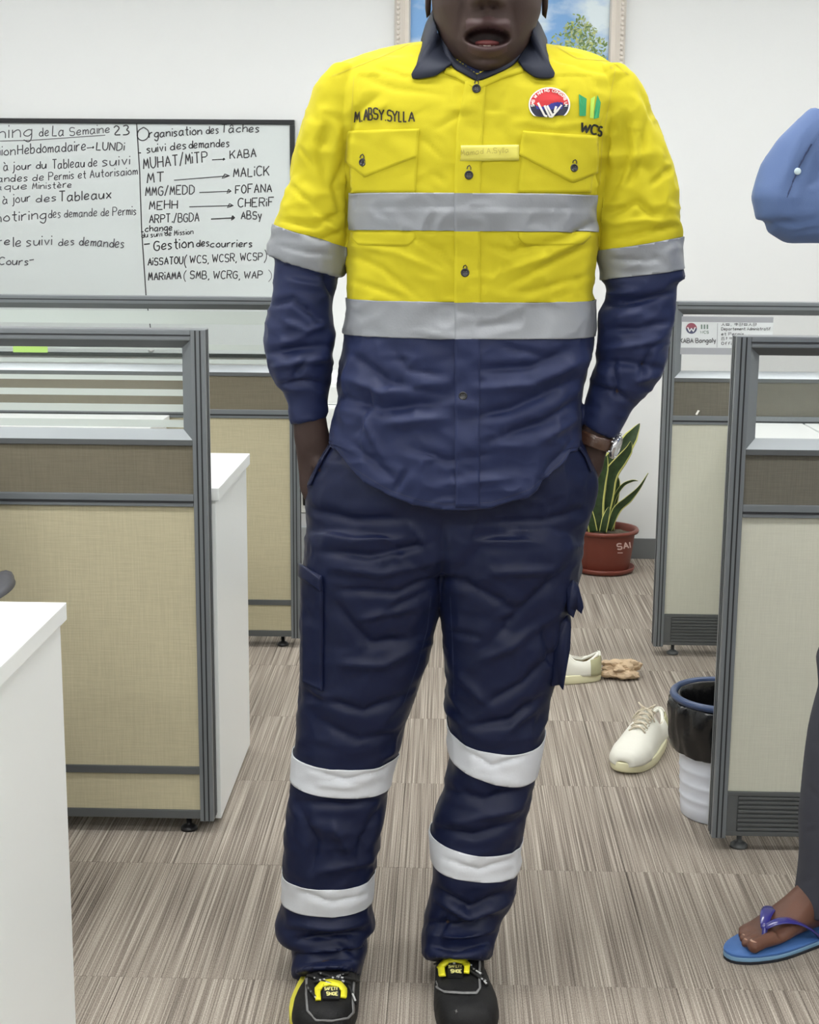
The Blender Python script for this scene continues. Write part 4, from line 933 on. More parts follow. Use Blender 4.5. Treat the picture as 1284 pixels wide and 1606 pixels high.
# cargo pockets, one on each thigh
def cargo(u, v):
    yl = 889+181*v; xl = float(np.interp(yl, [885, 900, 1070], [480, 477, 478])); xr = float(np.interp(yl, [885, 915, 1075], [506, 508, 507])); return (xl+(xr-xl)*u, yl+14*u)
tp(cargo, 10, 40, .0045, .003, 'cargo_pocket')
tp(lambda u, v: (477+31*u, 884+22*u+20*v), 10, 6, .0085, .003, 'cargo_pocket_flap')
def prism(poly, Y0, Y1, bulge=.0):
    mb = MB(); ys_ = (Y0, Y0+(Y1-Y0)*.25, (Y0+Y1)/2, Y0+(Y1-Y0)*.75, Y1); R = []
    cxx = sum(p[0] for p in poly)/len(poly); cyy = sum(p[1] for p in poly)/len(poly)
    P = []
    for (ax, ay), (bx, by) in zip(poly, poly[1:]+poly[:1]): P += [(ax+(bx-ax)*k/4, ay+(by-ay)*k/4) for k in range(4)]
    for i, Y in enumerate(ys_):
        s = (.86, .97, 1, .97, .86)[i]; R.append([tuple(at(cxx+(p[0]-cxx)*s, cyy+(p[1]-cyy)*s, YM)+Vector((0, Y-YM, 0))) for p in P])
    mb.rings(R); return mb
m_ = prism([(886, 950), (893, 960), (891, 1000), (884, 1040), (879, 1073), (872, 1063), (858, 1066), (862, 1010), (872, 955)], 2.385, 2.50); po = m_.obj('cargo_pocket', NAVYT, pants, True)
m_ = prism([(893, 893), (903, 905), (911, 936), (907, 948), (898, 940), (893, 955), (884, 948), (880, 905)], 2.375, 2.51); m_.obj('cargo_pocket_flap', NAVYT, pants, True)
for pts in ([(520, 700), (505, 724), (492, 750), (487, 762)], [(906, 702), (917, 718), (926, 740)]):
    mb = MB(); ribbon(bvt, pts, 4, .002, mb); o = mb.obj('pocket_welt', NAVYT, pants, True); s = o.modifiers.new('s', 'SOLIDIFY'); s.thickness = .003
for pts in ([(683, 935), (678, 985), (662, 1045), (640, 1105)], [(700, 935), (704, 1010), (706, 1090)]):
    mb = MB(); ribbon(bvt, [(x-8 if x < 690 else x+6, y) for x, y in pts], 1.2, .0006, mb); mb.obj('inseam_stitching', mat('trouser_seam', s2l(40, 48, 76), .6), pants)

# ---- body: head, neck, trunk, arms, hands and legs in one skin
def head_mesh(cx, cyy, zc):
    NA, NZ = 220, 170; R = []
    Z = [.130, .126, .118, .105, .08, .04, 0, -.030, -.055, -.083, -.100, -.114, -.124, -.131, -.134]
    Wd = [.004, .030, .046, .060, .075, .085, .088, .086, .078, .067, .057, .045, .032, .018, .004]
    Df = [.004, .034, .052, .068, .086, .096, .099, .099, .099, .099, .098, .092, .080, .055, .010]
    Db = [.004, .036, .055, .072, .093, .105, .108, .100, .088, .072, .062, .055, .050, .040, .010]
    zi = np.array(Z)[::-1]
    for i in range(NZ):
        u = i/(NZ-1); z = .130-(.264)*(u+.018*math.sin(2*math.pi*u)*-1)
        w_ = float(np.interp(z, zi, Wd[::-1])); f_ = float(np.interp(z, zi, Df[::-1])); b_ = float(np.interp(z, zi, Db[::-1]))
        row = []
        for k in range(NA):
            t = 2*math.pi*k/NA; a = t+.42*math.sin(2*t)*0+.5*math.sin(t)   # denser at the front
            sx, cy = math.sin(t-.45*math.sin(t)), math.cos(t-.45*math.sin(t))
            e = 2/2.25; X = w_*math.copysign(abs(sx)**e, sx); Yy = -math.copysign(abs(cy)**e, cy)*(f_ if cy > 0 else b_)
            row.append([X, Yy, z])
        R.append(row)
    A = np.array(R)                                    # NZ,NA,3
    for _ in range(6):                                 # soften the profile
        A[1:-1] = .5*A[1:-1]+.25*(A[:-2]+A[2:])
    X, Y, Zz = A[..., 0], A[..., 1], A[..., 2]
    fr = np.clip(-Y/.06, 0, 1)
    g = lambda x0, z0, sx, sz: np.exp(-((X-x0)/sx)**2-((Zz-z0)/sz)**2)
    d = .010*g(0, .012, .012, .030)+.016*g(0, -.012, .013, .020)+.020*g(0, -.024, .016, .011)+.009*(g(.017, -.028, .009, .008)+g(-.017, -.028, .009, .008))
    d -= .010*(g(.0085, -.0365, .0048, .0032)+g(-.0085, -.0365, .0048, .0032))          # nostrils
    d -= .010*(g(.034, .004, .020, .014)+g(-.034, .004, .020, .014)); d += .006*(g(.034, .024, .024, .009)+g(-.034, .024, .024, .009))
    d += .004*(g(.035, .002, .013, .009)+g(-.035, .002, .013, .009))
    d += .006*g(0, -.075, .034, .03)+.006*(g(.05, -.02, .02, .022)+g(-.05, -.02, .02, .022))
    d -= .0022*g(0, -.047, .004, .008)                                                    # philtrum
    zu = -.0585-.0035*np.abs(X/.03)+.0010*np.cos(X*220); d += .0055*np.exp(-((Zz-zu)/.0062)**2)*np.exp(-(X/.033)**4)
    zl = -.1005+.012*(X/.033)**2; d += .0062*np.exp(-((Zz-zl)/.0064)**2)*np.exp(-(X/.030)**4)
    d -= .004*g(0, -.1125, .028, .0045); d += .006*g(0, -.124, .020, .010)
    q = (X/.0315)**2+((Zz+.0795-.000*X)/(.0125))**2; hole = 1/(1+np.exp((q-1)*7)); d = d*(1-hole)-.026*hole
    d -= .0028*(np.exp(-((np.abs(X)-.040-.18*(-.05-Zz))/.006)**2)*np.exp(-((Zz+.058)/.028)**2))      # smile lines
    A[..., 1] = Y-d*fr
    verts = [(cx+p[0], cyy+p[1], zc+p[2]) for r in A for p in r]
    faces = []; fm = []
    qc = .25*(q[:-1, :]+q[1:, :]+np.roll(q, -1, 1)[:-1]+np.roll(q, -1, 1)[1:]); zc_ = .5*(Zz[:-1]+Zz[1:]); xc_ = X[:-1]; yc_ = Y[:-1]
    zuc = .5*(zu[:-1]+zu[1:]); zlc = .5*(zl[:-1]+zl[1:])
    for i in range(NZ-1):
        for k in range(NA):
            faces.append((i*NA+k, i*NA+(k+1) % NA, (i+1)*NA+(k+1) % NA, (i+1)*NA+k)); m = 0
            if yc_[i, k] < -.05:
                if qc[i, k] < 1.05: m = 2
                elif (abs(zc_[i, k]-zuc[i, k]) < .0085 and abs(xc_[i, k]) < .034) or (abs(zc_[i, k]-zlc[i, k]) < .0095 and abs(xc_[i, k]) < .031): m = 1
            fm.append(m)
    faces.append(tuple(range(NA))[::-1]); fm.append(0); faces.append(tuple((NZ-1)*NA+k for k in range(NA))); fm.append(0)
    return verts, faces, fm
HX, HY, HZ = at(762, 60, 2.42).x, 2.425, at(760, 113, 2.33).z+.131
mb = MB()
for sh_ in (0,):
    R = [ring(Vector(((xl+xr)/2, Yc, z)), Vector(((xr-xl)/2, 0, 0)), Vector((0, b, 0)), 48, 2.4) for z, xl, xr, b, Yc in torso_rings(.014)[1:]]
    P = at(495, 790, YM); Q = at(915, 790, YM); R.append(ring((P+Q)/2, (Q-P)/2, Vector((0, .10, 0)), 48)); P = at(530, 850, YM); Q = at(865, 850, YM); R.append(ring((P+Q)/2, (Q-P)/2, Vector((0, .07, 0)), 48))
    mb.rings(resample(R, 2))
NK = Vector((HX, 2.455, 0))
mb.rings([ring(Vector((HX+(.0 if z > 1.6 else -.004), Yc, z)), Vector((a, 0, 0)), Vector((0, b, 0)), 40) for z, a, b, Yc in ((HZ-.01, .05, .055, 2.46), (HZ-.07, .056, .060, 2.458), (HZ-.11, .058, .062, 2.450), (1.565, .062, .066, 2.445), (1.50, .07, .07, 2.45))])
def shrink(L, k=.86): return [(((a[0]*(1+k)+b[0]*(1-k))/2, (a[1]*(1+k)+b[1]*(1-k))/2), ((b[0]*(1+k)+a[0]*(1-k))/2, (b[1]*(1+k)+a[1]*(1-k))/2), d*k) for a, b, d in L]
mb.rings(resample([edge_ring(b, a, YM, d) for a, b, d in shrink(SL[:-1], .8)], 2)); mb.rings(resample([edge_ring(a, b, YM, d) for a, b, d in shrink(SR[:-1], .8)], 2))
mb.rings(resample([edge_ring(b, a, YM-.005, d) for a, b, d in shrink(SL2[:-3], .78)]+[edge_ring((458, 625), (508, 622), YM-.005, .028), edge_ring((460, 660), (511, 656), YM-.005, .028), edge_ring((461, 680), (516, 680), YM-.005, .026), edge_ring((464, 705), (520, 705), YM-.005, .022), edge_ring((468, 735), (522, 737), YM, .020), edge_ring((471, 768), (520, 772), YM, .019), edge_ring((482, 790), (520, 792), YM, .016)], 3))
mb.rings(resample([edge_ring(a, b, YM-.01, d) for a, b, d in shrink(SR2[:-3], .78)]+[edge_ring((925, 628), (975, 648), YM-.012, .028), edge_ring((917, 655), (962, 680), YM-.012, .028), edge_ring((910, 680), (952, 706), YM-.012, .026), edge_ring((902, 705), (947, 725), YM-.01, .022), edge_ring((895, 735), (942, 742), YM-.005, .020), edge_ring((885, 768), (928, 768), YM, .018), edge_ring((880, 790), (914, 790), YM, .015)], 3))
for k, (x, L) in enumerate(((499, 34), (508, 42), (518, 46), (528, 40))):
    mb.tube([at(x, 775, YM), at(x+2, 800, YM), at(x+4, 790+L*.8, YM-.012), at(x+5, 790+L*1.3, YM-.03)], [.0095, .009, .0085, .007], 10)
for k, (x, L) in enumerate(((912, 34), (902, 42), (892, 46), (882, 40))):
    mb.tube([at(x, 775, YM), at(x-2, 800, YM), at(x-4, 790+L*.8, YM-.012), at(x-5, 790+L*1.3, YM-.03)], [.0095, .009, .0085, .007], 10)
mb.tube([at(500, 725, YM-.02), at(515, 745, YM-.045), at(522, 775, YM-.06)], [.013, .012, .009], 10); mb.tube([at(920, 725, YM-.02), at(905, 745, YM-.045), at(900, 775, YM-.06)], [.013, .012, .009], 10)
mb.rings(resample([edge_ring(a, b, YM, d) for a, b, d in shrink(LL[:-2], .8)], 2)); mb.rings(resample([edge_ring(a, b, YM-.005, d) for a, b, d in shrink(LR[:-3], .8)], 2))
for x, y in ((517, 1500), (718, 1485)):
    c0 = at(x, y, 2.44); mb.tube([c0+Vector((0, 0, .18)), Vector((c0.x, 2.43, .10)), Vector((c0.x, 2.42, .05)), Vector((c0.x, 2.36, .042)), Vector((c0.x, 2.26, .038))], [.042, .034, .026, .022, .018], 14)
body = remeshed(mb, .0042, 4)
crumple(body, [(-1.5, 5, [(470, 700), (495, 715)]), (-1.2, 4, [(475, 730), (485, 760)])], ((.0006, 60, (1, 1, 1)),), 5)
hv, hf, hm = head_mesh(HX, HY, HZ)
bm = bmesh.new(); bm.from_mesh(body); V = [bm.verts.new(v) for v in hv]
for f, m in zip(hf, hm):
    try: fc = bm.faces.new([V[i] for i in f]); fc.material_index = m
    except ValueError: pass
bm.to_mesh(body); bm.free()
for m in (SKIN, LIP, MOUTH): body.materials.append(m)
bo = link('body', body, man, True)
mb = MB(); c0 = Vector((HX, HY-.083, HZ-.0865)); mb.rings([ring(c0+Vector((0, .030*t, -.0035*t)), Vector((.0195*(1-.3*t), 0, 0)), Vector((0, 0, .0052)), 20) for t in (1, .6, .3, .1)]+[ring(c0+Vector((0, -.004, 0)), Vector((.011, 0, 0)), Vector((0, 0, .003)), 20)])
mb.obj('tongue', TONGUE, bo, True)
mb = MB()
for k in range(8):
    a = (k-3.5)*.0062; c = Vector((HX+a, HY-.084+abs(a)*.35, HZ-.0915-abs(a)*.02)); mb.box(c-Vector((.0028, .002, .004)), c+Vector((.0028, .002, .002)), .0008)
mb.obj('lower_teeth', TEETH, bo)
IRIS = mat('brown_iris', s2l(38, 24, 18), .2); EYEW = mat('eye_white', s2l(205, 198, 188), .25)
def eye(c, f, r, parent, skin):      # eyeball, iris and two lids; f is the way the face looks
    f = f.normalized(); z = Vector((0, 0, 1)); x = f.cross(z)
    def dome(rad, lo, hi, n=14):     # band of a sphere between two elevations, front half
        return [[tuple(c+(f*math.cos(t)*math.cos(e)+x*math.sin(t)*math.cos(e)+z*math.sin(e))*rad) for t in np.linspace(-1.5, 1.5, 17)] for e in np.linspace(lo, hi, n)]
    mb = MB(); mb.rings([[tuple(c+(f*math.sin(e)+(x*math.cos(t)+z*math.sin(t))*math.cos(e))*r) for t in np.linspace(0, 2*math.pi, 20, endpoint=False)] for e in np.linspace(-1.5, 1.5, 13)]); eb = mb.obj('eyeball', EYEW, parent, True)
    mb = MB(); mb.rings([[tuple(c+(f*math.sin(e)+(x*math.cos(t)+z*math.sin(t))*math.cos(e))*(r+.0003)) for t in np.linspace(0, 2*math.pi, 16, endpoint=False)] for e in (1.1, 1.3, 1.5)], False, True); mb.obj('iris', IRIS, eb, True)
    for lo, hi in ((.30, 1.45), (-1.45, -.34)):
        mb = MB(); mb.rings(dome(r*1.13, lo, hi), False, False, closed=False); o = mb.obj('eyelid', skin, parent, True); q = o.modifiers.new('s', 'SOLIDIFY'); q.thickness = .0012
for s in (-1, 1):
    eye(Vector((HX+s*.034, HY-.0815, HZ+.004)), Vector((s*.08, -1, -.05)), .0125, bo, SKIN)
    mb = MB(); mb.tube([Vector((HX+s*(.016+.011*k), HY-.1005+.0042*k*k*.55, HZ+.028+.004*math.sin(k*.8))) for k in range(4)], [.0025, .0035, .003, .0012], 8); mb.obj('eyebrow', mat('black_brow', s2l(20, 17, 16), .9), bo, True)
    mb = MB(); R = []
    for r, d in ((.002, 0), (.014, -.002), (.017, -.012), (.009, -.016), (.004, -.010)): R.append([tuple(Vector((HX+s*(.088-d*.6), HY+.008, HZ-.006))+Vector((0, (r*1.3)*math.cos(t), r*1.9*math.sin(t)))) for t in np.linspace(0, 2*math.pi, 20, endpoint=False)])
    mb.rings(R); mb.obj('ear', SKIN, bo, True)
mb = MB(); R = []
for i in range(12):
    z = .138-.0125*i; t = min(1, i/11.); 
    k = math.sqrt(max(.02, 1-(z/.1405)**2.8)) if z > 0 else 1
    R.append([(HX+.095*k*math.sin(a), HY+(-.108 if math.cos(a) > 0 else .114*-1)*k*math.cos(a)*(1 if math.cos(a) <= 0 else (1 if z > .06 else .35)), HZ+z) for a in np.linspace(0, 2*math.pi, 48, endpoint=False)])
mb.rings(R, True, True); mb.obj('hair', mat('black_hair', s2l(18, 16, 16), .9, bump=.8, bscale=400), bo, True)

# ---- wristwatch on his left wrist
A0 = at(940, 668, YM-.012); A1 = at(925, 712, YM-.012); ax = (A0-A1).normalized(); ctr = at(934, 690, YM-.012)
uu = (Vector((1, 0, 0))-ax*ax.x).normalized(); vv = ax.cross(uu)
wt = link('wristwatch', None, man); wt.empty_display_size = .01
LEA = mat('brown_leather_strap', s2l(70, 46, 32), .3, spec=.6, bump=.3, bscale=300, coat=.3)
R = []
for k in range(33):
    t = 2*math.pi*k/32; rad = uu*math.cos(t)*.0275+vv*math.sin(t)*.0325; n = rad.normalized(); c = ctr+rad
    R.append([tuple(c+ax*a+n*b) for a, b in ((-.011, 0), (-.0105, .003), (-.008, .0042), (.008, .0042), (.0105, .003), (.011, 0))])
mb = MB(); mb.rings(R, False, False); mb.obj('strap', LEA, wt, True)
SILV = mat('polished_steel', s2l(205, 205, 208), .15, metal=.9); DIAL = mat('watch_dial', s2l(226, 228, 226), .25, spec=.6)
n = (uu*.93-Vector((0, .36, 0))*1.0).normalized(); n = (n-ax*n.dot(ax)).normalized(); s_ = ax.cross(n); cc = ctr+n*.0325
def cr_(r, d): return [tuple(cc+n*d+(ax*math.cos(k*math.pi/16)+s_*math.sin(k*math.pi/16))*r) for k in range(32)]
mb = MB(); mb.rings([cr_(.017, -.001), cr_(.0200, .001), cr_(.0205, .005), cr_(.0190, .0085), cr_(.0172, .0085), cr_(.0170, .0070)], True, False); ca = mb.obj('watch_case', SILV, wt, True)
mb = MB(); mb.rings([cr_(.0171, .0066), cr_(.0171, .0074)]); mb.obj('dial', DIAL, wt)
mb = MB()
for k in range(12):
    a = k*math.pi/6; d_ = ax*math.cos(a)+s_*math.sin(a); e_ = n.cross(d_); p = cc+n*.0078+d_*.0145; mb.add([tuple(p+d_*.0018+e_*.0005), tuple(p+d_*.0018-e_*.0005), tuple(p-d_*.0018-e_*.0005), tuple(p-d_*.0018+e_*.0005)], [(0, 1, 2, 3)])
for a, L in ((.6, .009), (2.4, .013)):
    d_ = ax*math.cos(a)+s_*math.sin(a); e_ = n.cross(d_); p = cc+n*.0081; mb.add([tuple(p+e_*.0006), tuple(p-e_*.0006), tuple(p+d_*L-e_*.0003), tuple(p+d_*L+e_*.0003)], [(0, 1, 2, 3)])
mb.obj('dial_markings', BLACKP, wt)
mb = MB()
for sa in (-1, 1):
    for sb in (-1, 1): p = cc+s_*(.0195*sa)+ax*(.0085*sb)+n*.002; mb.tube([p-s_*.003*sa, p+s_*.0035*sa-n*.003], .0018, 8)
p = cc+ax*.0205+n*.004; mb.tube([p, p+ax*.004], .0025, 10); mb.obj('lugs_and_crown', SILV, wt, True)
# ---- safety boots
LEATH = mat('black_boot_leather', s2l(20, 20, 21), .62, spec=.3, bump=.35, bscale=420)
CAP = mat('black_toe_leather', s2l(27, 27, 28), .48, spec=.45, bump=.4, bscale=500)
SOLE = mat('black_rubber', s2l(26, 26, 26), .7); SOLY = mat('yellow_rubber', s2l(214, 206, 70), .6); PIPE = mat('grey_piping', s2l(120, 120, 120), .5)
LACE = mat('black_lace', s2l(20, 20, 20), .7); LACEW = mat('lace_fleck', s2l(190, 190, 190), .7); TAGY = mat('yellow_lace_tag', s2l(232, 224, 40), .45)
def outline(wid, L, n=40, toe=.80, k=1.):            # plan of a sole: list of (x, y) with the toe at -y
    o = []
    for i in range(n):
        t = 2*math.pi*i/n; s, c = math.sin(t), math.cos(t); y = -c*L/2
        u = (y+L/2)/L                                # 0 toe 1 heel
        wv = wid/2*float(np.interp(u, [0, .1, .3, .55, .8, 1], [.86, .97, 1., .86, .80, .72])); o.append((math.copysign(abs(s)**toe, s)*wv*k, y))
    return o
def boot(cx, cy, rot, wid=.106, L=.30, side=-1):
    root = link('safety_boot', None, man)
    Rm = Matrix.Rotation(rot, 4, 'Z'); C0 = Vector((cx, cy, 0))
    W = lambda p: tuple(C0+Rm@Vector(p))
    def lay(z0, z1, k0, k1, m, nm, mid=None):
        mb = MB(); R = []
        for z, k in ((z0, k0*.985), (z0+.002, k0), (z1-.002, k1), (z1, k1*.985)): R.append([W((x*k-(.0075 if m is SOLY else 0), y*(1+(k-1)*.3), z)) for x, y in outline(wid, L)])
        mb.rings(R); return mb.obj(nm, m, root, True)
    lay(0, .024, 1.0, 1.02, SOLE, 'outsole'); lay(.012, .032, 1.07 if side < 0 else 1.03, 1.06 if side < 0 else 1.02, SOLY if side < 0 else SOLE, 'midsole')
    mb = MB(); R = []                                # upper, sections from the toe back
    for u, hw, h in ((.0, .018, .045), (.02, .034, .057), (.06, .043, .066), (.14, .049, .069), (.24, .051, .069), (.34, .050, .068), (.45, .046, .063), (.56, .042, .055), (.66, .038, .048)):
        y = -L/2+.006+u*L; R.append([W((hw*2*wid/.106*.5*math.copysign(abs(math.cos(t))**.75, math.cos(t)), y, .028+(h-.028)*(math.sin(t)**.8 if math.sin(t) > 0 else 0) if math.sin(t) >= 0 else .028)) for t in np.linspace(0, 2*math.pi, 40, endpoint=False)])
    mb.rings(resample(R, 3))
    R = []
    for z, hw, d, dy in ((.026, .043, .078, 0), (.05, .042, .076, 0), (.064, .038, .050, .016), (.080, .032, .038, .024), (.088, .026, .030, .026)):
        R.append([W((hw*math.cos(t), L/2-.086+dy+d*math.sin(t), z)) for t in np.linspace(0, 2*math.pi, 40, endpoint=False)])
    mb.rings(resample(R, 3))
    me = remeshed(mb, .0035, 3); me.materials.append(LEATH)
    return root, me, W
def boot_details(root, me, trim, tag, laces, capline):
    crumple(me, [(-2.0, 5, p) for p in capline], ((.0006, 30, (1, 1, 1)),), 2)
    up_ = link('boot_upper', me, root, True); b = BVHTree.FromPolygons([v.co for v in me.vertices], [p.vertices for p in me.polygons])
    mb = MB(); ribbon(b, trim, 3.2, .0012, mb); o = mb.obj('reflective_piping', PIPE, root, True); s = o.modifiers.new('s', 'SOLIDIFY'); s.thickness = .002
    fx, fy, sw = tag
    mb = MB(); ribbon(b, [(fx-19*sw, fy+12), (fx-20*sw, fy-4), (fx-12*sw, fy-13), (fx, fy-15), (fx+13*sw, fy-12), (fx+20*sw, fy-4), (fx+19*sw, fy+8)], 8.5, .0055, mb); o = mb.obj('lace_tag', TAGY, root, True, label='yellow horseshoe shaped tag on the laces'); s = o.modifiers.new('s', 'SOLIDIFY'); s.thickness = .004
    def lab(u, v): return (fx-12*sw+25*sw*u, fy-7+18*v)
    slab_grid(b, lab, 5, 4, .004, .001).obj('tag_label', BLACKP, root)
    mb = MB(); wr(b, 'SAFETY', (fx-9, fy-1), (fx+10, fy-1), 4.5, 1.3, .0062, mb); wr(b, 'SHOE', (fx-6, fy+7), (fx+10, fy+7), 5, 1.6, .0062, mb); mb.obj('tag_lettering', mat('tag_print', s2l(222, 216, 140), .6), root)
    rr = random.Random(int(fx)); mb = MB(); mw = MB()
    for (ax, ay), (bx, by) in laces:
        P = []
        for k in range(9):
            t = k/8; l, n = hit(b, ax+(bx-ax)*t, ay+(by-ay)*t+2*math.sin(t*3.1)); P.append(l+n*(.003+.002*math.sin(t*3.14)))
        mb.tube(P, .0024, 8)
        for k in range(4):
            t = rr.uniform(.05, .9); i = int(t*8); q = P[i].lerp(P[i+1], t*8-i); mw.tube([q+Vector((0, -.0012, .0006)), q+(P[i+1]-P[i]).normalized()*.004+Vector((0, -.0012, .0006))], .0018, 6)
    mb.obj('lace', LACE, root, True); mw.obj('lace_fleck', LACEW, root)
xl_ = fl(514, 1590).x; xr_ = fl(727, 1585).x
rt1, me1, _ = boot(fl(512, 1600, .03).x-.002, 2.330, math.radians(-3), .112, .31, -1)
boot_details(rt1, me1, [(481, 1532), (480, 1560), (482, 1585), (495, 1600), (520, 1601), (545, 1597), (554, 1588), (553, 1565), (555, 1540)], (518, 1559, 1.), [((484, 1532), (520, 1546)), ((492, 1543), (545, 1528)), ((500, 1528), (548, 1545)), ((520, 1533), (560, 1540)), ((545, 1548), (556, 1575)), ((482, 1548), (496, 1568))], [[(470, 1585), (515, 1606), (558, 1585)]])
rt2, me2, _ = boot(fl(727, 1590, .03).x, 2.340, math.radians(4), .112, .31, 1)
boot_details(rt2, me2, [(677, 1508), (681, 1530), (687, 1550), (697, 1557), (725, 1559), (747, 1559), (752, 1552), (751, 1530), (751, 1506)], (714, 1524, .92), [((684, 1512), (722, 1512)), ((700, 1504), (740, 1516)), ((690, 1504), (735, 1506)), ((732, 1516), (757, 1532)), ((735, 1524), (762, 1542)), ((748, 1530), (764, 1548))], [[(680, 1550), (725, 1566), (760, 1548)]])

# ================================================================ second person, mostly outside the frame on the right
BLUE = mat('blue_shirt_cotton', s2l(84, 107, 152), .7, bump=.15, bscale=800, sheen=.1); CHAR = mat('charcoal_trouser_cloth', s2l(62, 64, 74), .8, bump=.2, bscale=700)
p2 = thing('person', 'person in a blue shirt and charcoal trousers at the right edge wearing blue flip flops', 'person', (.85, 2.45, 0))
EL = at(1204, 335, 2.25); 
mb = MB(); R = []
for z, x, a, b in ((.92, .86, .115, .17), (1.0, .86, .118, .175), (1.1, .86, .118, .175), (1.2, .86, .12, .185), (1.32, .86, .125, .20), (1.42, .865, .115, .205), (1.48, .87, .085, .17), (1.52, .87, .06, .08)):
    R.append(ring(Vector((x, 2.44, z)), Vector((a, 0, 0)), Vector((0, b, 0)), 40, 2.4))
mb.rings(resample(R, 3))
# near arm: upper arm forward, forearm folded back up
HD = at(1290, 168, 2.25)
mb.tube([Vector((.87, 2.28, 1.44)), Vector((.80, 2.27, 1.425)), Vector((.70, 2.26, 1.395)), Vector((.60, 2.255, 1.375)), at(1238, 325, 2.25), at(1222, 318, 2.25)], [.07, .068, .062, .058, .052, .044], 24)
mb.tube([at(1234, 336, 2.245), at(1230, 312, 2.245), at(1240, 275, 2.245), at(1258, 240, 2.24), at(1279, 212, 2.235), at(1300, 188, 2.235)], [.046, .050, .046, .040, .034, .030], 24)
mb.tube([Vector((.87, 2.60, 1.44)), Vector((.88, 2.66, 1.30)), Vector((.87, 2.67, 1.15))], [.066, .058, .05], 24)
mb.tube([Vector((.87, 2.67, 1.15)), Vector((.84, 2.665, 1.0)), Vector((.82, 2.66, .90))], [.05, .042, .036], 24)
s2 = remeshed(mb, .006, 3); s2.materials.append(BLUE)
crumple(s2, [(-4, 5, [(1284, 215), (1262, 255), (1240, 290), (1228, 325)]), (4, 8, [(1270, 190), (1245, 240), (1225, 290)]), (-4, 5, [(1215, 345), (1250, 352), (1284, 340)]), (4, 6, [(1225, 338), (1284, 330)]), (-3, 5, [(1240, 365), (1284, 356)]), (-3, 4, [(1262, 290), (1284, 285)]), (3, 5, [(1265, 300), (1284, 296)])], ((.003, 14, (1, 1, 1)),), 12)
sh2 = link('shirt', s2, p2, True)
bv2 = BVHTree.FromPolygons([v.co for v in s2.vertices], [p.vertices for p in s2.polygons])
mb = MB(); ribbon(bv2, [(1272, 226), (1262, 243), (1252, 262), (1243, 285), (1234, 310)], 2.4, .0016, mb); mb.obj('sleeve_placket_edge_shadow', mat('placket_shadow', s2l(52, 66, 102), .8), sh2)  # shadow along the placket edge, painted as a ribbon of darker shirt blue
l, n = hit(bv2, 1250, 269); mb = MB(); a_ = n.orthogonal().normalized(); b_ = n.cross(a_); mb.rings([[tuple(l+n*d+(a_*math.cos(k*.5236)+b_*math.sin(k*.5236))*r) for k in range(12)] for r, d in ((.0048, 0), (.0052, .002), (.004, .003))]); mb.obj('button', mat('pale_button', s2l(190, 208, 214), .3), sh2, True)
# trousers
mb = MB(); R = [ring(Vector((x, y, z)), Vector((a, 0, 0)), Vector((0, b, 0)), 40, 2.3) for x, y, z, a, b in ((.86, 2.44, 1.0, .095, .150), (.86, 2.44, .90, .104, .160), (.865, 2.44, .82, .112, .165))]
mb.rings(resample(R, 3))
def legr(px_left, wpx, y, Y): 
    P = at(px_left, y, Y); r = wpx; return ring(P+Vector((r, 0, 0)), Vector((r, 0, 0)), Vector((0, r*.95, 0)), 36)
def legs(Yc, sx):
    R = [ring(Vector((.865+sx*.15, Yc*.5+1.22-.02, .86)), Vector((.10, 0, 0)), Vector((0, .09, 0)), 36)]
    for (x, y, r) in ((1292, 1000, .088), (1285, 1075, .086), (1276, 1110, .084), (1269, 1160, .082), (1262, 1210, .080), (1256, 1270, .077), (1254, 1330, .075), (1250, 1380, .073), (1245, 1412, .071), (1244, 1424, .071)):
        P = at(x, y, 2.62); R.append(ring(Vector((P.x+r+sx, Yc, P.z)), Vector((r, 0, 0)), Vector((0, r*.9, 0)), 36))
    mb.rings(resample(R, 3))
legs(2.62, 0.); legs(2.36, .135)
t2 = remeshed(mb, .006, 3); t2.materials.append(CHAR)
crumple(t2, [(-3, 6, [(1262, 1230), (1284, 1250)]), (3, 6, [(1258, 1300), (1284, 1290)]), (-3, 5, [(1250, 1385), (1284, 1375)]), (-3, 6, [(1272, 1130), (1284, 1180)])], ((.003, 11, (1, 1, 1.2)),), 15)
link('trousers', t2, p2, True)
# body
mb = MB()
HC2 = Vector((.83, 2.44, 1.66)); R = []
for z, a, b in ((-.125, .03, .03), (-.10, .065, .05), (-.05, .088, .068), (0, .098, .074), (.05, .095, .074), (.09, .075, .06), (.115, .04, .035)): R.append(ring(HC2+Vector((-.01 if z < -.04 else 0, 0, z)), Vector((a, 0, 0)), Vector((0, b, 0)), 32))
mb.rings(resample(R, 3)); mb.tube([Vector((.86, 2.44, 1.46)), Vector((.845, 2.44, 1.56))], [.058, .054], 24)
mb.tube([HC2+Vector((-.09, 0, .015)), HC2+Vector((-.112, 0, -.03))], [.010, .017], 12)
mb.rings([ring(Vector((.862, 2.44, z)), Vector((a, 0, 0)), Vector((0, b, 0)), 32) for z, a, b in ((.92, .085, .13), (1.1, .10, .155), (1.35, .105, .17), (1.46, .08, .14))])
hx = at(1288, 205, 2.235); mb.tube([at(1240, 280, 2.245), hx, hx+Vector((.04, .0, .035))], [.030, .026, .028], 16)
pc = hx+Vector((.06, .0, .06))
mb.tube([hx+Vector((.01, 0, .01)), pc, pc+Vector((.03, 0, .03))], [.024, .032, .026], 16)
for k in range(4):
    o_ = Vector((.0, -.03+.02*k, 0)); b0 = pc+Vector((.03, 0, .03))+o_; mb.tube([b0, b0+Vector((.02, .0, .045)), b0+Vector((-.005, .01, .075-.004*abs(k-1.5)))], [.0095, .009, .007], 10)
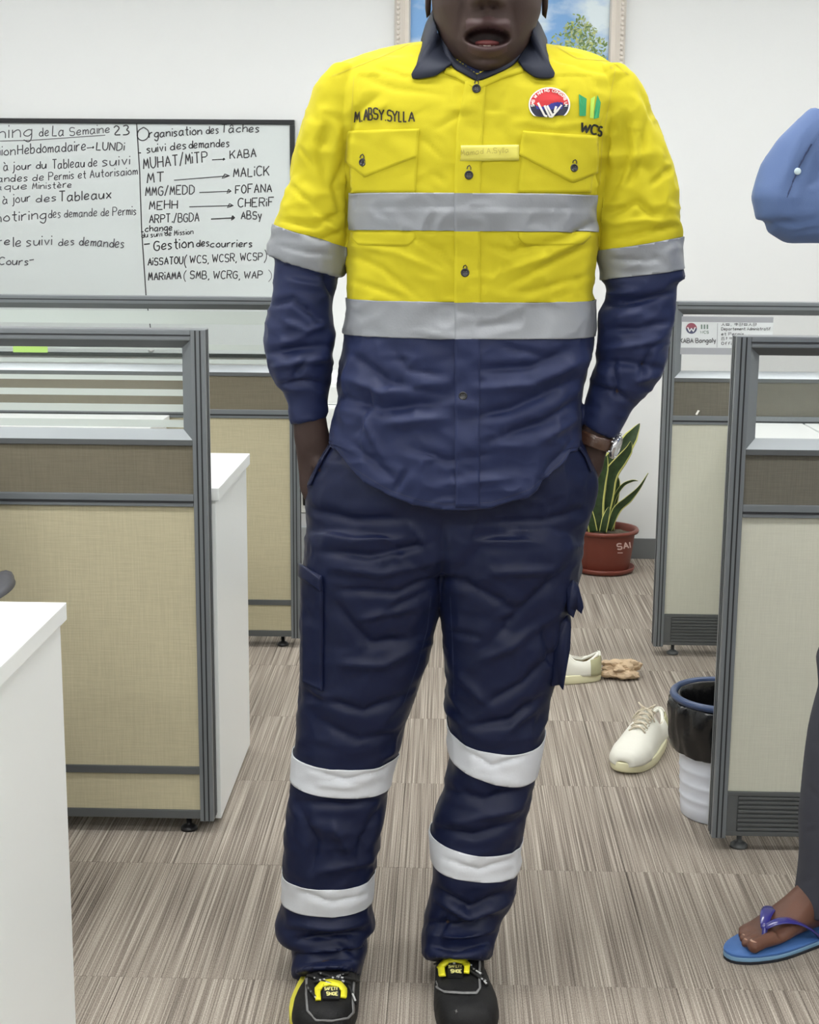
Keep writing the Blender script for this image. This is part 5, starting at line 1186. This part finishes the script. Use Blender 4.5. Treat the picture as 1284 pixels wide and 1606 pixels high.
mb.tube([pc+Vector((0, -.02, 0)), pc+Vector((-.04, -.02, .025)), pc+Vector((-.045, -.01, .055))], [.013, .011, .008], 10)
h2 = Vector((.82, 2.66, .90)); mb.tube([Vector((.84, 2.665, 1.0)), h2, h2+Vector((-.01, 0, -.07))], [.030, .027, .033], 16)
for k in range(4): b0 = h2+Vector((-.028+.018*k, 0, -.08)); mb.tube([b0, b0+Vector((0, -.004, -.04)), b0+Vector((.0, -.016, -.072+.004*abs(k-1.5)))], [.0095, .009, .007], 10)
mb.tube([h2+Vector((-.02, -.01, -.03)), h2+Vector((-.04, -.02, -.07)), h2+Vector((-.04, -.03, -.095))], [.012, .011, .009], 10)
def foot(tx, ty, s):     # tx,ty tip of the big toe; the foot points to -x; s=-1 puts the big toe on the camera side
    z0 = .020
    # sole mass, instep, heel, ankle
    sec = [(.045, .040, .018, .026), (.075, .044, .022, .036), (.105, .041, .030, .054), (.135, .037, .040, .074), (.165, .035, .047, .094), (.20, .034, .047, .100), (.235, .033, .040, .070), (.262, .026, .026, .044)]
    R = []
    for u, hw, hh, top in sec:
        R.append([(tx+u, ty-s*.030+hw*math.cos(t)+(0), z0+(top*(.5+.5*math.sin(t)) if math.sin(t) > -2 else 0)+.0) for t in np.linspace(0, 2*math.pi, 28, endpoint=False)])
    mb.rings(resample(R, 3))
    mb.tube([Vector((tx+.200, ty-s*.030, z0+.030)), Vector((tx+.203, ty-s*.030, z0+.075)), Vector((tx+.203, ty-s*.028, z0+.12)), Vector((tx+.205, ty-s*.028, z0+.20))], [.036, .034, .032, .032], 20)
    for k, (dy, L0, r) in enumerate(((0, 0, .0135), (-.024, .004, .0088), (-.041, .014, .0082), (-.056, .024, .0078), (-.069, .036, .0078))):
        y = ty+s*(-.0)+s*dy; mb.tube([Vector((tx+.060, y+s*.004*(k > 0), z0+r+.006)), Vector((tx+.035+L0, y, z0+r+.005)), Vector((tx+.016+L0, y, z0+r+.003)), Vector((tx+L0+.006, y, z0+r)), Vector((tx+L0, y, z0+r-.001))], [r*1.05, r*.92, r*1.0, r*.98, r*.45], 14)
    return tx, ty
TX, TY = fl(1172, 1484, .03).x, fl(1190, 1490, .03).y; T2 = Vector((fl(1284, 1602).x+.075, 2.26, 0)); ANG = math.radians(30)
def spin(mb, n0=0, o=None):
    o = o or Vector((TX, TY, 0)); c, s = math.cos(ANG), math.sin(ANG)
    for i in range(n0, len(mb.v)):
        x, y, z = mb.v[i]; mb.v[i] = (o.x+(x-o.x)*c-(y-o.y)*s, o.y+(x-o.x)*s+(y-o.y)*c, z)
n0 = len(mb.v); foot(TX, TY, -1); spin(mb, n0)
n0 = len(mb.v); foot(T2.x, T2.y, 1); spin(mb, n0, T2)
mb.tube([Vector((.86, 2.50, .86)), Vector((.835, 2.62, .62)), Vector((.80, 2.62, .40)), Vector((.76, 2.62, .22)), Vector((.732, 2.62, .15))], [.06, .055, .045, .036, .032], 16); mb.tube([Vector((.87, 2.36, .86)), Vector((.955, 2.36, .62)), Vector((.92, 2.36, .40)), Vector((.88, 2.345, .22)), T2+Vector((.168, .07, .15))], [.06, .055, .045, .036, .032], 16)
b2 = remeshed(mb, .004, 3, .4); b2.materials.append(mat('dark_skin_foot', s2l(104, 70, 56), .5, spec=.4, bump=.2, bscale=200, var=.15, vscale=14))
bod2 = link('body', b2, p2, True)
NAIL = mat('toenail', s2l(172, 136, 116), .35)
for k, (dy, L0, r) in enumerate(((0, 0, .0135), (-.024, .004, .0088), (-.041, .014, .0082))):
    c = Vector((TX+L0+.011, TY-dy, .020+r*1.93)); mb = MB(); mb.rings([[tuple(c+Vector((q*.0075*math.cos(t)*r/.0135, q*.0078*math.sin(t)*r/.0135, h-.10*q*.0078*math.cos(t)-.0))) for t in np.linspace(0, 2*math.pi, 14, endpoint=False)] for q, h in ((1., -.0016), (.95, .0), (.5, .0008), (.01, .001))]); spin(mb); mb.obj('toenail', NAIL, bod2, True)
mb = MB(); mb.rings(resample([ring(HC2+Vector((.012, 0, z)), Vector((a, 0, 0)), Vector((0, b, 0)), 32) for z, a, b in ((-.02, .085, .074), (.03, .094, .080), (.08, .085, .070), (.115, .055, .048), (.125, .01, .01))], 2)); mb.obj('hair', MATS['black_hair'], bod2, True)
for sy in (-1, 1): eye(HC2+Vector((-.082, sy*.030, .012)), Vector((-1, sy*.15, 0)), .0115, bod2, MATS['dark_skin_foot'])
for dz, r in ((-.060, .0058), (-.071, .0066)):
    mb = MB(); mb.tube([HC2+Vector((-.088+.5*abs(y)**1.3, y, dz)) for y in (-.024, -.014, -.004, .004, .014, .024)], [.002, r, r, r, r, .002], 10); mb.obj('lip', LIP, bod2, True)
for sy in (-1, 1):
    mb = MB(); mb.rings([[tuple(HC2+Vector((.012, sy*(.074-d*.6), -.006))+Vector((r*1.3*math.cos(t), 0, r*1.9*math.sin(t)))) for t in np.linspace(0, 2*math.pi, 20, endpoint=False)] for r, d in ((.002, 0), (.014, -.002), (.017, -.012), (.009, -.016), (.004, -.010))]); mb.obj('ear', MATS['dark_skin_foot'], bod2, True)
# flip flops
FB = mat('blue_foam', s2l(66, 108, 170), .6, bump=.2, bscale=500); FBL = mat('blue_foam_edge', s2l(120, 158, 190), .6); FD = mat('dark_foam', s2l(24, 28, 38), .7); STR = mat('violet_blue_rubber', s2l(50, 47, 130), .22, spec=.6, coat=.4)
def flipflop(tx, ty, s, lbl):
    r_ = link('flip_flop', None, p2); r_['label'] = lbl
    ORI = Vector((tx, ty, 0)); L = .295; cxm = tx-.026+L/2; cym = ty-s*.030
    for z0, z1, m, nm in ((0, .006, FD, 'outsole'), (.006, .014, FBL, 'foam_midsole'), (.014, .019, FB, 'footbed')):
        mb = MB(); R = [[(cxm+y, cym+x*1.02*q, z) for x, y in outline(.104, L)] for z, q in ((z0, .985), (z0+.001, 1), (z1-.001, 1), (z1, .985))]; mb.rings(R); spin(mb, 0, ORI); mb.obj(nm, m, r_, True)
    tp_ = Vector((tx+.046, ty-s*.0135, .030))
    for sd, dy in ((1, .047), (-1, -.042)):
        e = Vector((tx+.165, cym+dy*1.04, .020)); mid = Vector((tx+.095, cym+dy*.80, .092)); P = []
        for k in range(15):
            t = k/14; P.append(tp_+Vector((0, 0, .012))*(1-t) if False else (tp_+Vector((.002, 0, .026)))*(1-t)**2+mid*2*t*(1-t)+e*t*t)
        mb = MB(); R = []
        for k, p in enumerate(P):
            wv = .0075+.006*math.sin(math.pi*min(1, k/14.)); tn = (P[min(k+1, 14)]-P[max(k-1, 0)]).normalized(); sidev = tn.cross(Vector((0, 0, 1))).normalized(); up2 = sidev.cross(tn)
            R.append([tuple(p+sidev*wv*math.cos(q)+up2*.003*math.sin(q)) for q in np.linspace(0, 2*math.pi, 12, endpoint=False)])
        mb.rings(R); spin(mb, 0, ORI); mb.obj('strap', STR, r_, True)
    mb = MB(); mb.tube([Vector((tp_.x, tp_.y, .015)), Vector((tp_.x, tp_.y, .03)), tp_+Vector((.003, 0, .028))], [.003, .0035, .006], 10); spin(mb, 0, ORI); mb.obj('toe_post', STR, r_, True)
flipflop(TX, TY, -1, 'blue flip flop with shiny violet straps'); flipflop(T2.x, T2.y, 1, 'blue flip flop at the frame edge')

# ================================================================ sneakers
LW = mat('white_leather', s2l(226, 225, 214), .5, spec=.4, bump=.1, bscale=120); SOLW = mat('cream_rubber', s2l(226, 222, 186), .6); INS = mat('tan_lining', s2l(166, 148, 108), .8); LCW = mat('cream_lace', s2l(214, 204, 184), .8); TAN = mat('olive_heel_suede', s2l(168, 166, 132), .9)
def sneaker(cx, cy, rot, label, laces=True):
    t = thing('sneaker', label, 'shoe', (cx, cy, 0), 'pair of white sneakers'); Rm = Matrix.Rotation(rot, 4, 'Z'); C0 = Vector((cx, cy, 0)); W = lambda p: tuple(C0+Rm@Vector(p))
    L = .31; wid = .120
    mb = MB(); mb.rings([[W((x*q, y*(1+(q-1)*.4), z+.008*max(0, (-y-L*.36))/.05*(1 if z < .01 else .7))) for x, y in outline(wid, L, 48)] for z, q in ((0, .96), (.003, 1), (.012, 1.01), (.024, 1.0), (.027, .98))]); mb.obj('sole', SOLW, t, True)
    NU, NT = 44, 40; G_ = []
    KH = 1.1; us = np.linspace(0, 1, NU); hk = [0, .04, .12, .25, .36, .5, .62, .72, .82, .92, .98, 1]; hv_ = [.036, .052, .062, .070, .080, .096, .103, .080, .073, .082, .090, .088]
    wk = [0, .03, .1, .25, .4, .6, .8, .95, 1]; wv_ = [.017, .032, .046, .0535, .051, .044, .041, .035, .024]
    for u in us:
        y = -L/2+.004+u*(L-.008); h = float(np.interp(u, hk, hv_)); hw = float(np.interp(u, wk, wv_)); row = []
        for k in range(NT+1):
            a = math.pi*k/NT; ca = math.cos(a); sa = math.sin(a); taper = 1-.28*sa**2*(1 if u > .3 else u/.3)
            row.append((hw*math.copysign(abs(ca)**.7, ca)*taper, y+(.008*sa*0), .022+(h-.022)*sa**.75))
        G_.append(row)
    op = lambda u, k: u > .575 and u < .955 and abs(k+.5-NT/2) < NT*(.235 if u > .62 else .18)
    mb = MB(); V = [W(p) for r in G_ for p in r]; Fc = []; mi = []
    for i in range(NU-1):
        for k in range(NT):
            if op(us[i], k): continue
            a = i*(NT+1)+k; Fc.append((a, a+1, a+NT+2, a+NT+1)); mi.append(1 if us[i] > .87 and abs(k+.5-NT/2) > NT*.2 else 0)
    mb.add(V, Fc); mb.m = mi; up3 = mb.obj('upper', [LW, TAN], t, True); s = up3.modifiers.new('s', 'SOLIDIFY'); s.thickness = .004; s.offset = -1
    b = BVHTree.FromPolygons([Vector(v) for v in V], Fc)
    mb = MB(); V2 = []; i0 = int(NU*.6)
    for i in range(i0, NU-1):
        for p in G_[i]: V2.append(W((p[0]*.87, p[1]-(.006 if us[i] > .9 else 0), min(p[2], 99)-.001)))
    mb.add(V2, [(r*(NT+1)+k, r*(NT+1)+k+1, (r+1)*(NT+1)+k+1, (r+1)*(NT+1)+k) for r in range(NU-2-i0) for k in range(NT) if not op(us[i0+r], k)]); mb.obj('lining', INS, t, True)
    mb = MB(); mb.rings([[W((x*.82, y*.94, z)) for x, y in outline(wid*.92, L*.96, 32)] for z in (.026, .032)]); mb.obj('insole', INS, t)
    mb = MB(); rim = []                               # padded collar round the opening
    for q in range(41):
        a = 2*math.pi*q/40; yy = -L/2+L*(.765+.195*math.cos(a)); u = (yy+L/2)/L; h = float(np.interp(u, hk, hv_)); hw = float(np.interp(u, wk, wv_))
        rim.append(Vector(W((hw*.60*math.sin(a), yy, h-.006-.012*abs(math.sin(a))**2))))
    mb.tube(rim, .0052, 10, False); mb.obj('padded_collar', LW, t, True)
    mb = MB(); R = []
    for u, hw, z in ((.36, .013, .077), (.45, .016, .090), (.55, .018, .099), (.63, .019, .108), (.66, .017, .112)):
        y = -L/2+L*u; R.append([W((hw*x, y, z-.006*x*x+d)) for x, d in ((-1, 0), (-.5, .002), (0, .003), (.5, .002), (1, 0), (.5, -.002), (0, -.002), (-.5, -.002))])
    mb.rings(resample(R, 3)); mb.obj('tongue', LW, t, True)
    mb = MB()
    for sx in (-1, 1):
        mb.tube([W((sx*.020, -L/2+L*.33, .068)), W((sx*.019, -L/2+L*.45, .088)), W((sx*.020, -L/2+L*.585, .099))], [.0022, .0025, .0022], 6)
        mb.tube([W((sx*.047, -L/2+L*.26, .034)), W((sx*.036, -L/2+L*.30, .060)), W((sx*.020, -L/2+L*.33, .0685))], .0014, 6)
    mb.obj('eyestay_seam', LW, t, True)
    mb = MB()
    for q in range(5):
        u = .37+.052*q; z = .0835+.007*q+.0015; y = -L/2+L*u
        mb.tube([W((-.022, y, z-.008)), W((-.01, y+.004, z+.002)), W((.01, y+.010, z+.003)), W((.022, y+.014, z-.006))], .0024, 8); mb.tube([W((.022, y, z-.008)), W((.01, y+.004, z+.004)), W((-.01, y+.010, z+.005)), W((-.022, y+.014, z-.006))], .0024, 8)
    y = -L/2+L*.61
    for sx in (-1, 1):
        mb.tube([W((0, y, .115)), W((sx*.012, y-.006, .124)), W((sx*.022, y+.000, .130)), W((sx*.016, y+.006, .120)), W((0, y, .116))], .0022, 8)
        mb.tube([W((0, y, .115)), W((sx*.018, y-.016, .112)), W((sx*.030, y-.024, .092))], .0022, 8)
    mb.obj('lace', LCW, t, True)
    return t
toe = fl(992, 1217); heel = fl(1042, 1150); dv = (heel-toe); ang = math.atan2(-dv.x, dv.y); ang -= math.radians(4); c = toe+Vector((-.006, 0, 0))+Vector((dv.x, dv.y, 0)).normalized()*.155-Vector((.012, 0, 0))
sneaker(c.x, c.y, ang, 'white lace-up sneaker with cream sole beside the waste bin')
h2_ = fl(936, 1070); sneaker(h2_.x-.140, h2_.y-.018+.03, math.radians(-83), 'white sneaker lying behind the trouser leg, heel showing beside crumpled paper')
# crumpled paper
t = MB(); cpt = fl(970, 1062); me = bpy.data.meshes.new('crumpled_paper'); bm = bmesh.new(); bmesh.ops.create_icosphere(bm, subdivisions=4, radius=1)
rq = random.Random(5)
cen = [(rq.uniform(-1, 1), rq.uniform(-1, 1), rq.uniform(-1, 1)) for _ in range(26)]; cen = [Vector(v).normalized() for v in cen]; am = [rq.uniform(.55, 1.15) for _ in cen]
for v in bm.verts:
    n_ = v.co.normalized(); ds = sorted(((n_-c_).length, i) for i, c_ in enumerate(cen)); r = am[ds[0][1]]*.75+.25*am[ds[1][1]]+.35*(ds[1][0]-ds[0][0])
    p = n_*r; v.co = Vector((cpt.x+p.x*.062, cpt.y+p.y*.045, max(.0005, .028+p.z*.034)))
bm.to_mesh(me); bm.free(); me.materials.append(mat('kraft_paper', s2l(196, 172, 142), .8, bump=.3, bscale=80, var=.15, vscale=30))
link('crumpled_paper', me, None, False, label='crumpled ball of tan paper on the carpet between the two sneakers', category='paper')
# ================================================================ waste bin
bc = Vector((fl(1117, 1297).x+.027, fl(1117, 1297).y+.086, 0)); t = thing('waste_bin', 'white waste bin with blue rim and black liner behind the right partition', 'bin', tuple(bc))
BINW = mat('bin_plastic', s2l(232, 237, 248), .4); BINB = mat('bin_rim_blue', s2l(46, 66, 104), .3, spec=.6)
prof = [(.082, .0), (.086, .003), (.088, .03)]
for k in range(5): z = .045+k*.034; prof += [(.0885+.0018*k, z), (.0905+.0018*k, z+.003), (.0895+.0018*k, z+.008)]
prof += [(.101, .25), (.104, .28), (.101, .28), (.098, .25), (.084, .01)]
mb = MB(); mb.lathe(bc, prof, 56); mb.obj('bin_body', BINW, t, True)
mb = MB(); mb.lathe(bc, [(.1135+.0085*math.cos(a), .286+.0085*math.sin(a)) for a in np.linspace(0, 2*math.pi, 12)], 56, False, False); mb.obj('rim_ring', BINB, t, True)
mb = MB(); lp = [(.074, .04), (.084, .16), (.090, .25), (.0985, .286), (.110, .281), (.121, .268), (.121, .23), (.118, .19), (.111, .160), (.106, .166)]; R = []
for r, z in lp:
    row = []
    for k in range(90):
        a = 2*math.pi*k/90; v_ = vnoise(np.array([[a*5, z*30, 1.]]), 3)[0]; v2 = vnoise(np.array([[a*14, z*22, 4.]]), 8)[0]
        k_ = .0 if .28 < z else 1
        row.append((bc.x+(r+k_*(.006*v_+.004*v2))*math.cos(a), bc.y+(r+k_*(.006*v_+.004*v2))*math.sin(a), z+k_*.006*v_*(z < .26)))
    R.append(row)
mb.rings(resample(R, 4), False, False); mb.obj('bin_liner', mat('black_liner_film', s2l(18, 18, 20), .25, spec=.6, bump=.6, bscale=60), t, True)
# ================================================================ potted snake plant
pcx = at(948, 860, 5.66).x; PY = 5.675; t = thing('potted_snake_plant', 'snake plant in a round terracotta red plastic pot against the back wall', 'plant', (pcx, PY, 0))
POT = mat('red_brown_plastic', s2l(118, 58, 46), .4)
mb = MB(); mb.lathe((pcx, PY, 0), [(.098, .012), (.102, .02), (.118, .150), (.120, .158), (.132, .160), (.134, .168), (.131, .175), (.120, .174), (.116, .160), (.112, .145)], 56, True, False); po = mb.obj('pot', POT, t, True)
mb = MB(); mb.lathe((pcx, PY, 0), [(.106, 0), (.118, .006), (.122, .022), (.118, .023), (.112, .010), (.1, .008)], 56); mb.obj('saucer', POT, t, True)
mb = MB(); R = [[(pcx+r*math.cos(k*.1745), PY+r*math.sin(k*.1745), .150+.006*vnoise(np.array([[k*1.7, r*60, 0]]), 2)[0]) for k in range(36)] for r in (.117, .09, .06, .03, .001)]; mb.rings(R); mb.obj('soil', mat('grey_soil', s2l(96, 90, 76), .95, bump=.8, bscale=120, var=.3, vscale=60), t)
me = po.data; bvp = BVHTree.FromPolygons([v.co for v in me.vertices], [p.vertices for p in me.polygons])
mb = MB(); wr(bvp, 'SAI', (968, 862), (988, 859), 9, 2., .001, mb); wr(bvp, 'B', (903, 858), (909, 860), 9, 2., .001, mb); ribbon(bvp, [(968, 867), (976, 867)], 1.2, .001, mb); mb.obj('pot_lettering', mat('pot_print', s2l(220, 190, 182), .6), t)
LG = mat('leaf_dark_green', s2l(46, 66, 36), .35, spec=.5, var=.35, vscale=45); LY = mat('leaf_yellow_edge', s2l(206, 206, 120), .45)
def leaf(pts, w, dY=0., tw=0.):
    """pts photo pixels base to tip; w half width px along the leaf; tw twist in radians at the tip"""
    P = resample([[tuple(at(x, y, PY+dY*(1-i/(len(pts)-1))*0+dY))] for i, (x, y) in enumerate(pts)], 5); P = [Vector(p[0]) for p in P]; n = len(P); R = []
    sc = 5.68/F
    for i, p in enumerate(P):
        t_ = i/(n-1); wd = float(np.interp(t_, np.linspace(0, 1, len(w)), w))*sc; tn = (P[min(i+1, n-1)]-P[max(i-1, 0)]).normalized(); s = tn.cross(Vector((0, -1, 0))).normalized(); s = (Matrix.Rotation(tw*t_, 3, tn)@s); nn = s.cross(tn)
        R.append([tuple(p+s*wd*q+nn*(.30*wd*(q*q)-.0)+nn*th) for q, th in ((-1, 0), (-.78, .001), (-.4, .0022), (0, .003), (.4, .0022), (.78, .001), (1, 0), (.78, -.001), (.4, -.0018), (0, -.002), (-.4, -.0018), (-.78, -.001))])
    mb = MB(); mb.rings(R); k = 12
    for j, f in enumerate(mb.f):
        if len(f) == 4: q = j % k; mb.m[j] = 1 if q in (0, 5, 6, 11) else 0
    return mb.obj('leaf', [LG, LY], t, True)
leaf([(948, 832), (940, 790), (938, 765), (952, 730), (975, 706), (990, 685), (1003, 664)], [9, 11, 12, 13, 14, 11, .6], .03, -.3)
leaf([(940, 832), (950, 780), (956, 745), (972, 722), (984, 706), (989, 692)], [10, 12, 13, 11, 8, 1], -.01, .5)
leaf([(935, 834), (932, 800), (936, 765), (945, 735), (950, 715)], [13, 15, 14, 9, 2], -.03, .3)
leaf([(925, 832), (920, 800), (918, 770), (925, 735), (935, 715)], [9, 10, 10, 8, 1], .03, -.3)
leaf([(957, 832), (960, 800), (965, 775), (968, 755), (964, 742)], [6, 7, 6, 4, .6], .05, .4)
leaf([(955, 832), (966, 800), (985, 782), (1002, 764), (1016, 742)], [4, 7.5, 7, 3.5, .5], -.02, .7)
leaf([(956, 820), (962, 785), (975, 762), (990, 754), (1000, 754)], [2, 3, 3.2, 2.4, .4], .02, .5)
leaf([(930, 834), (926, 815), (922, 795), (918, 778)], [7, 7, 5, .8], -.05, .4)
leaf([(945, 834), (949, 815), (953, 802), (955, 795)], [6, 6, 4, .8], -.06, -.4)
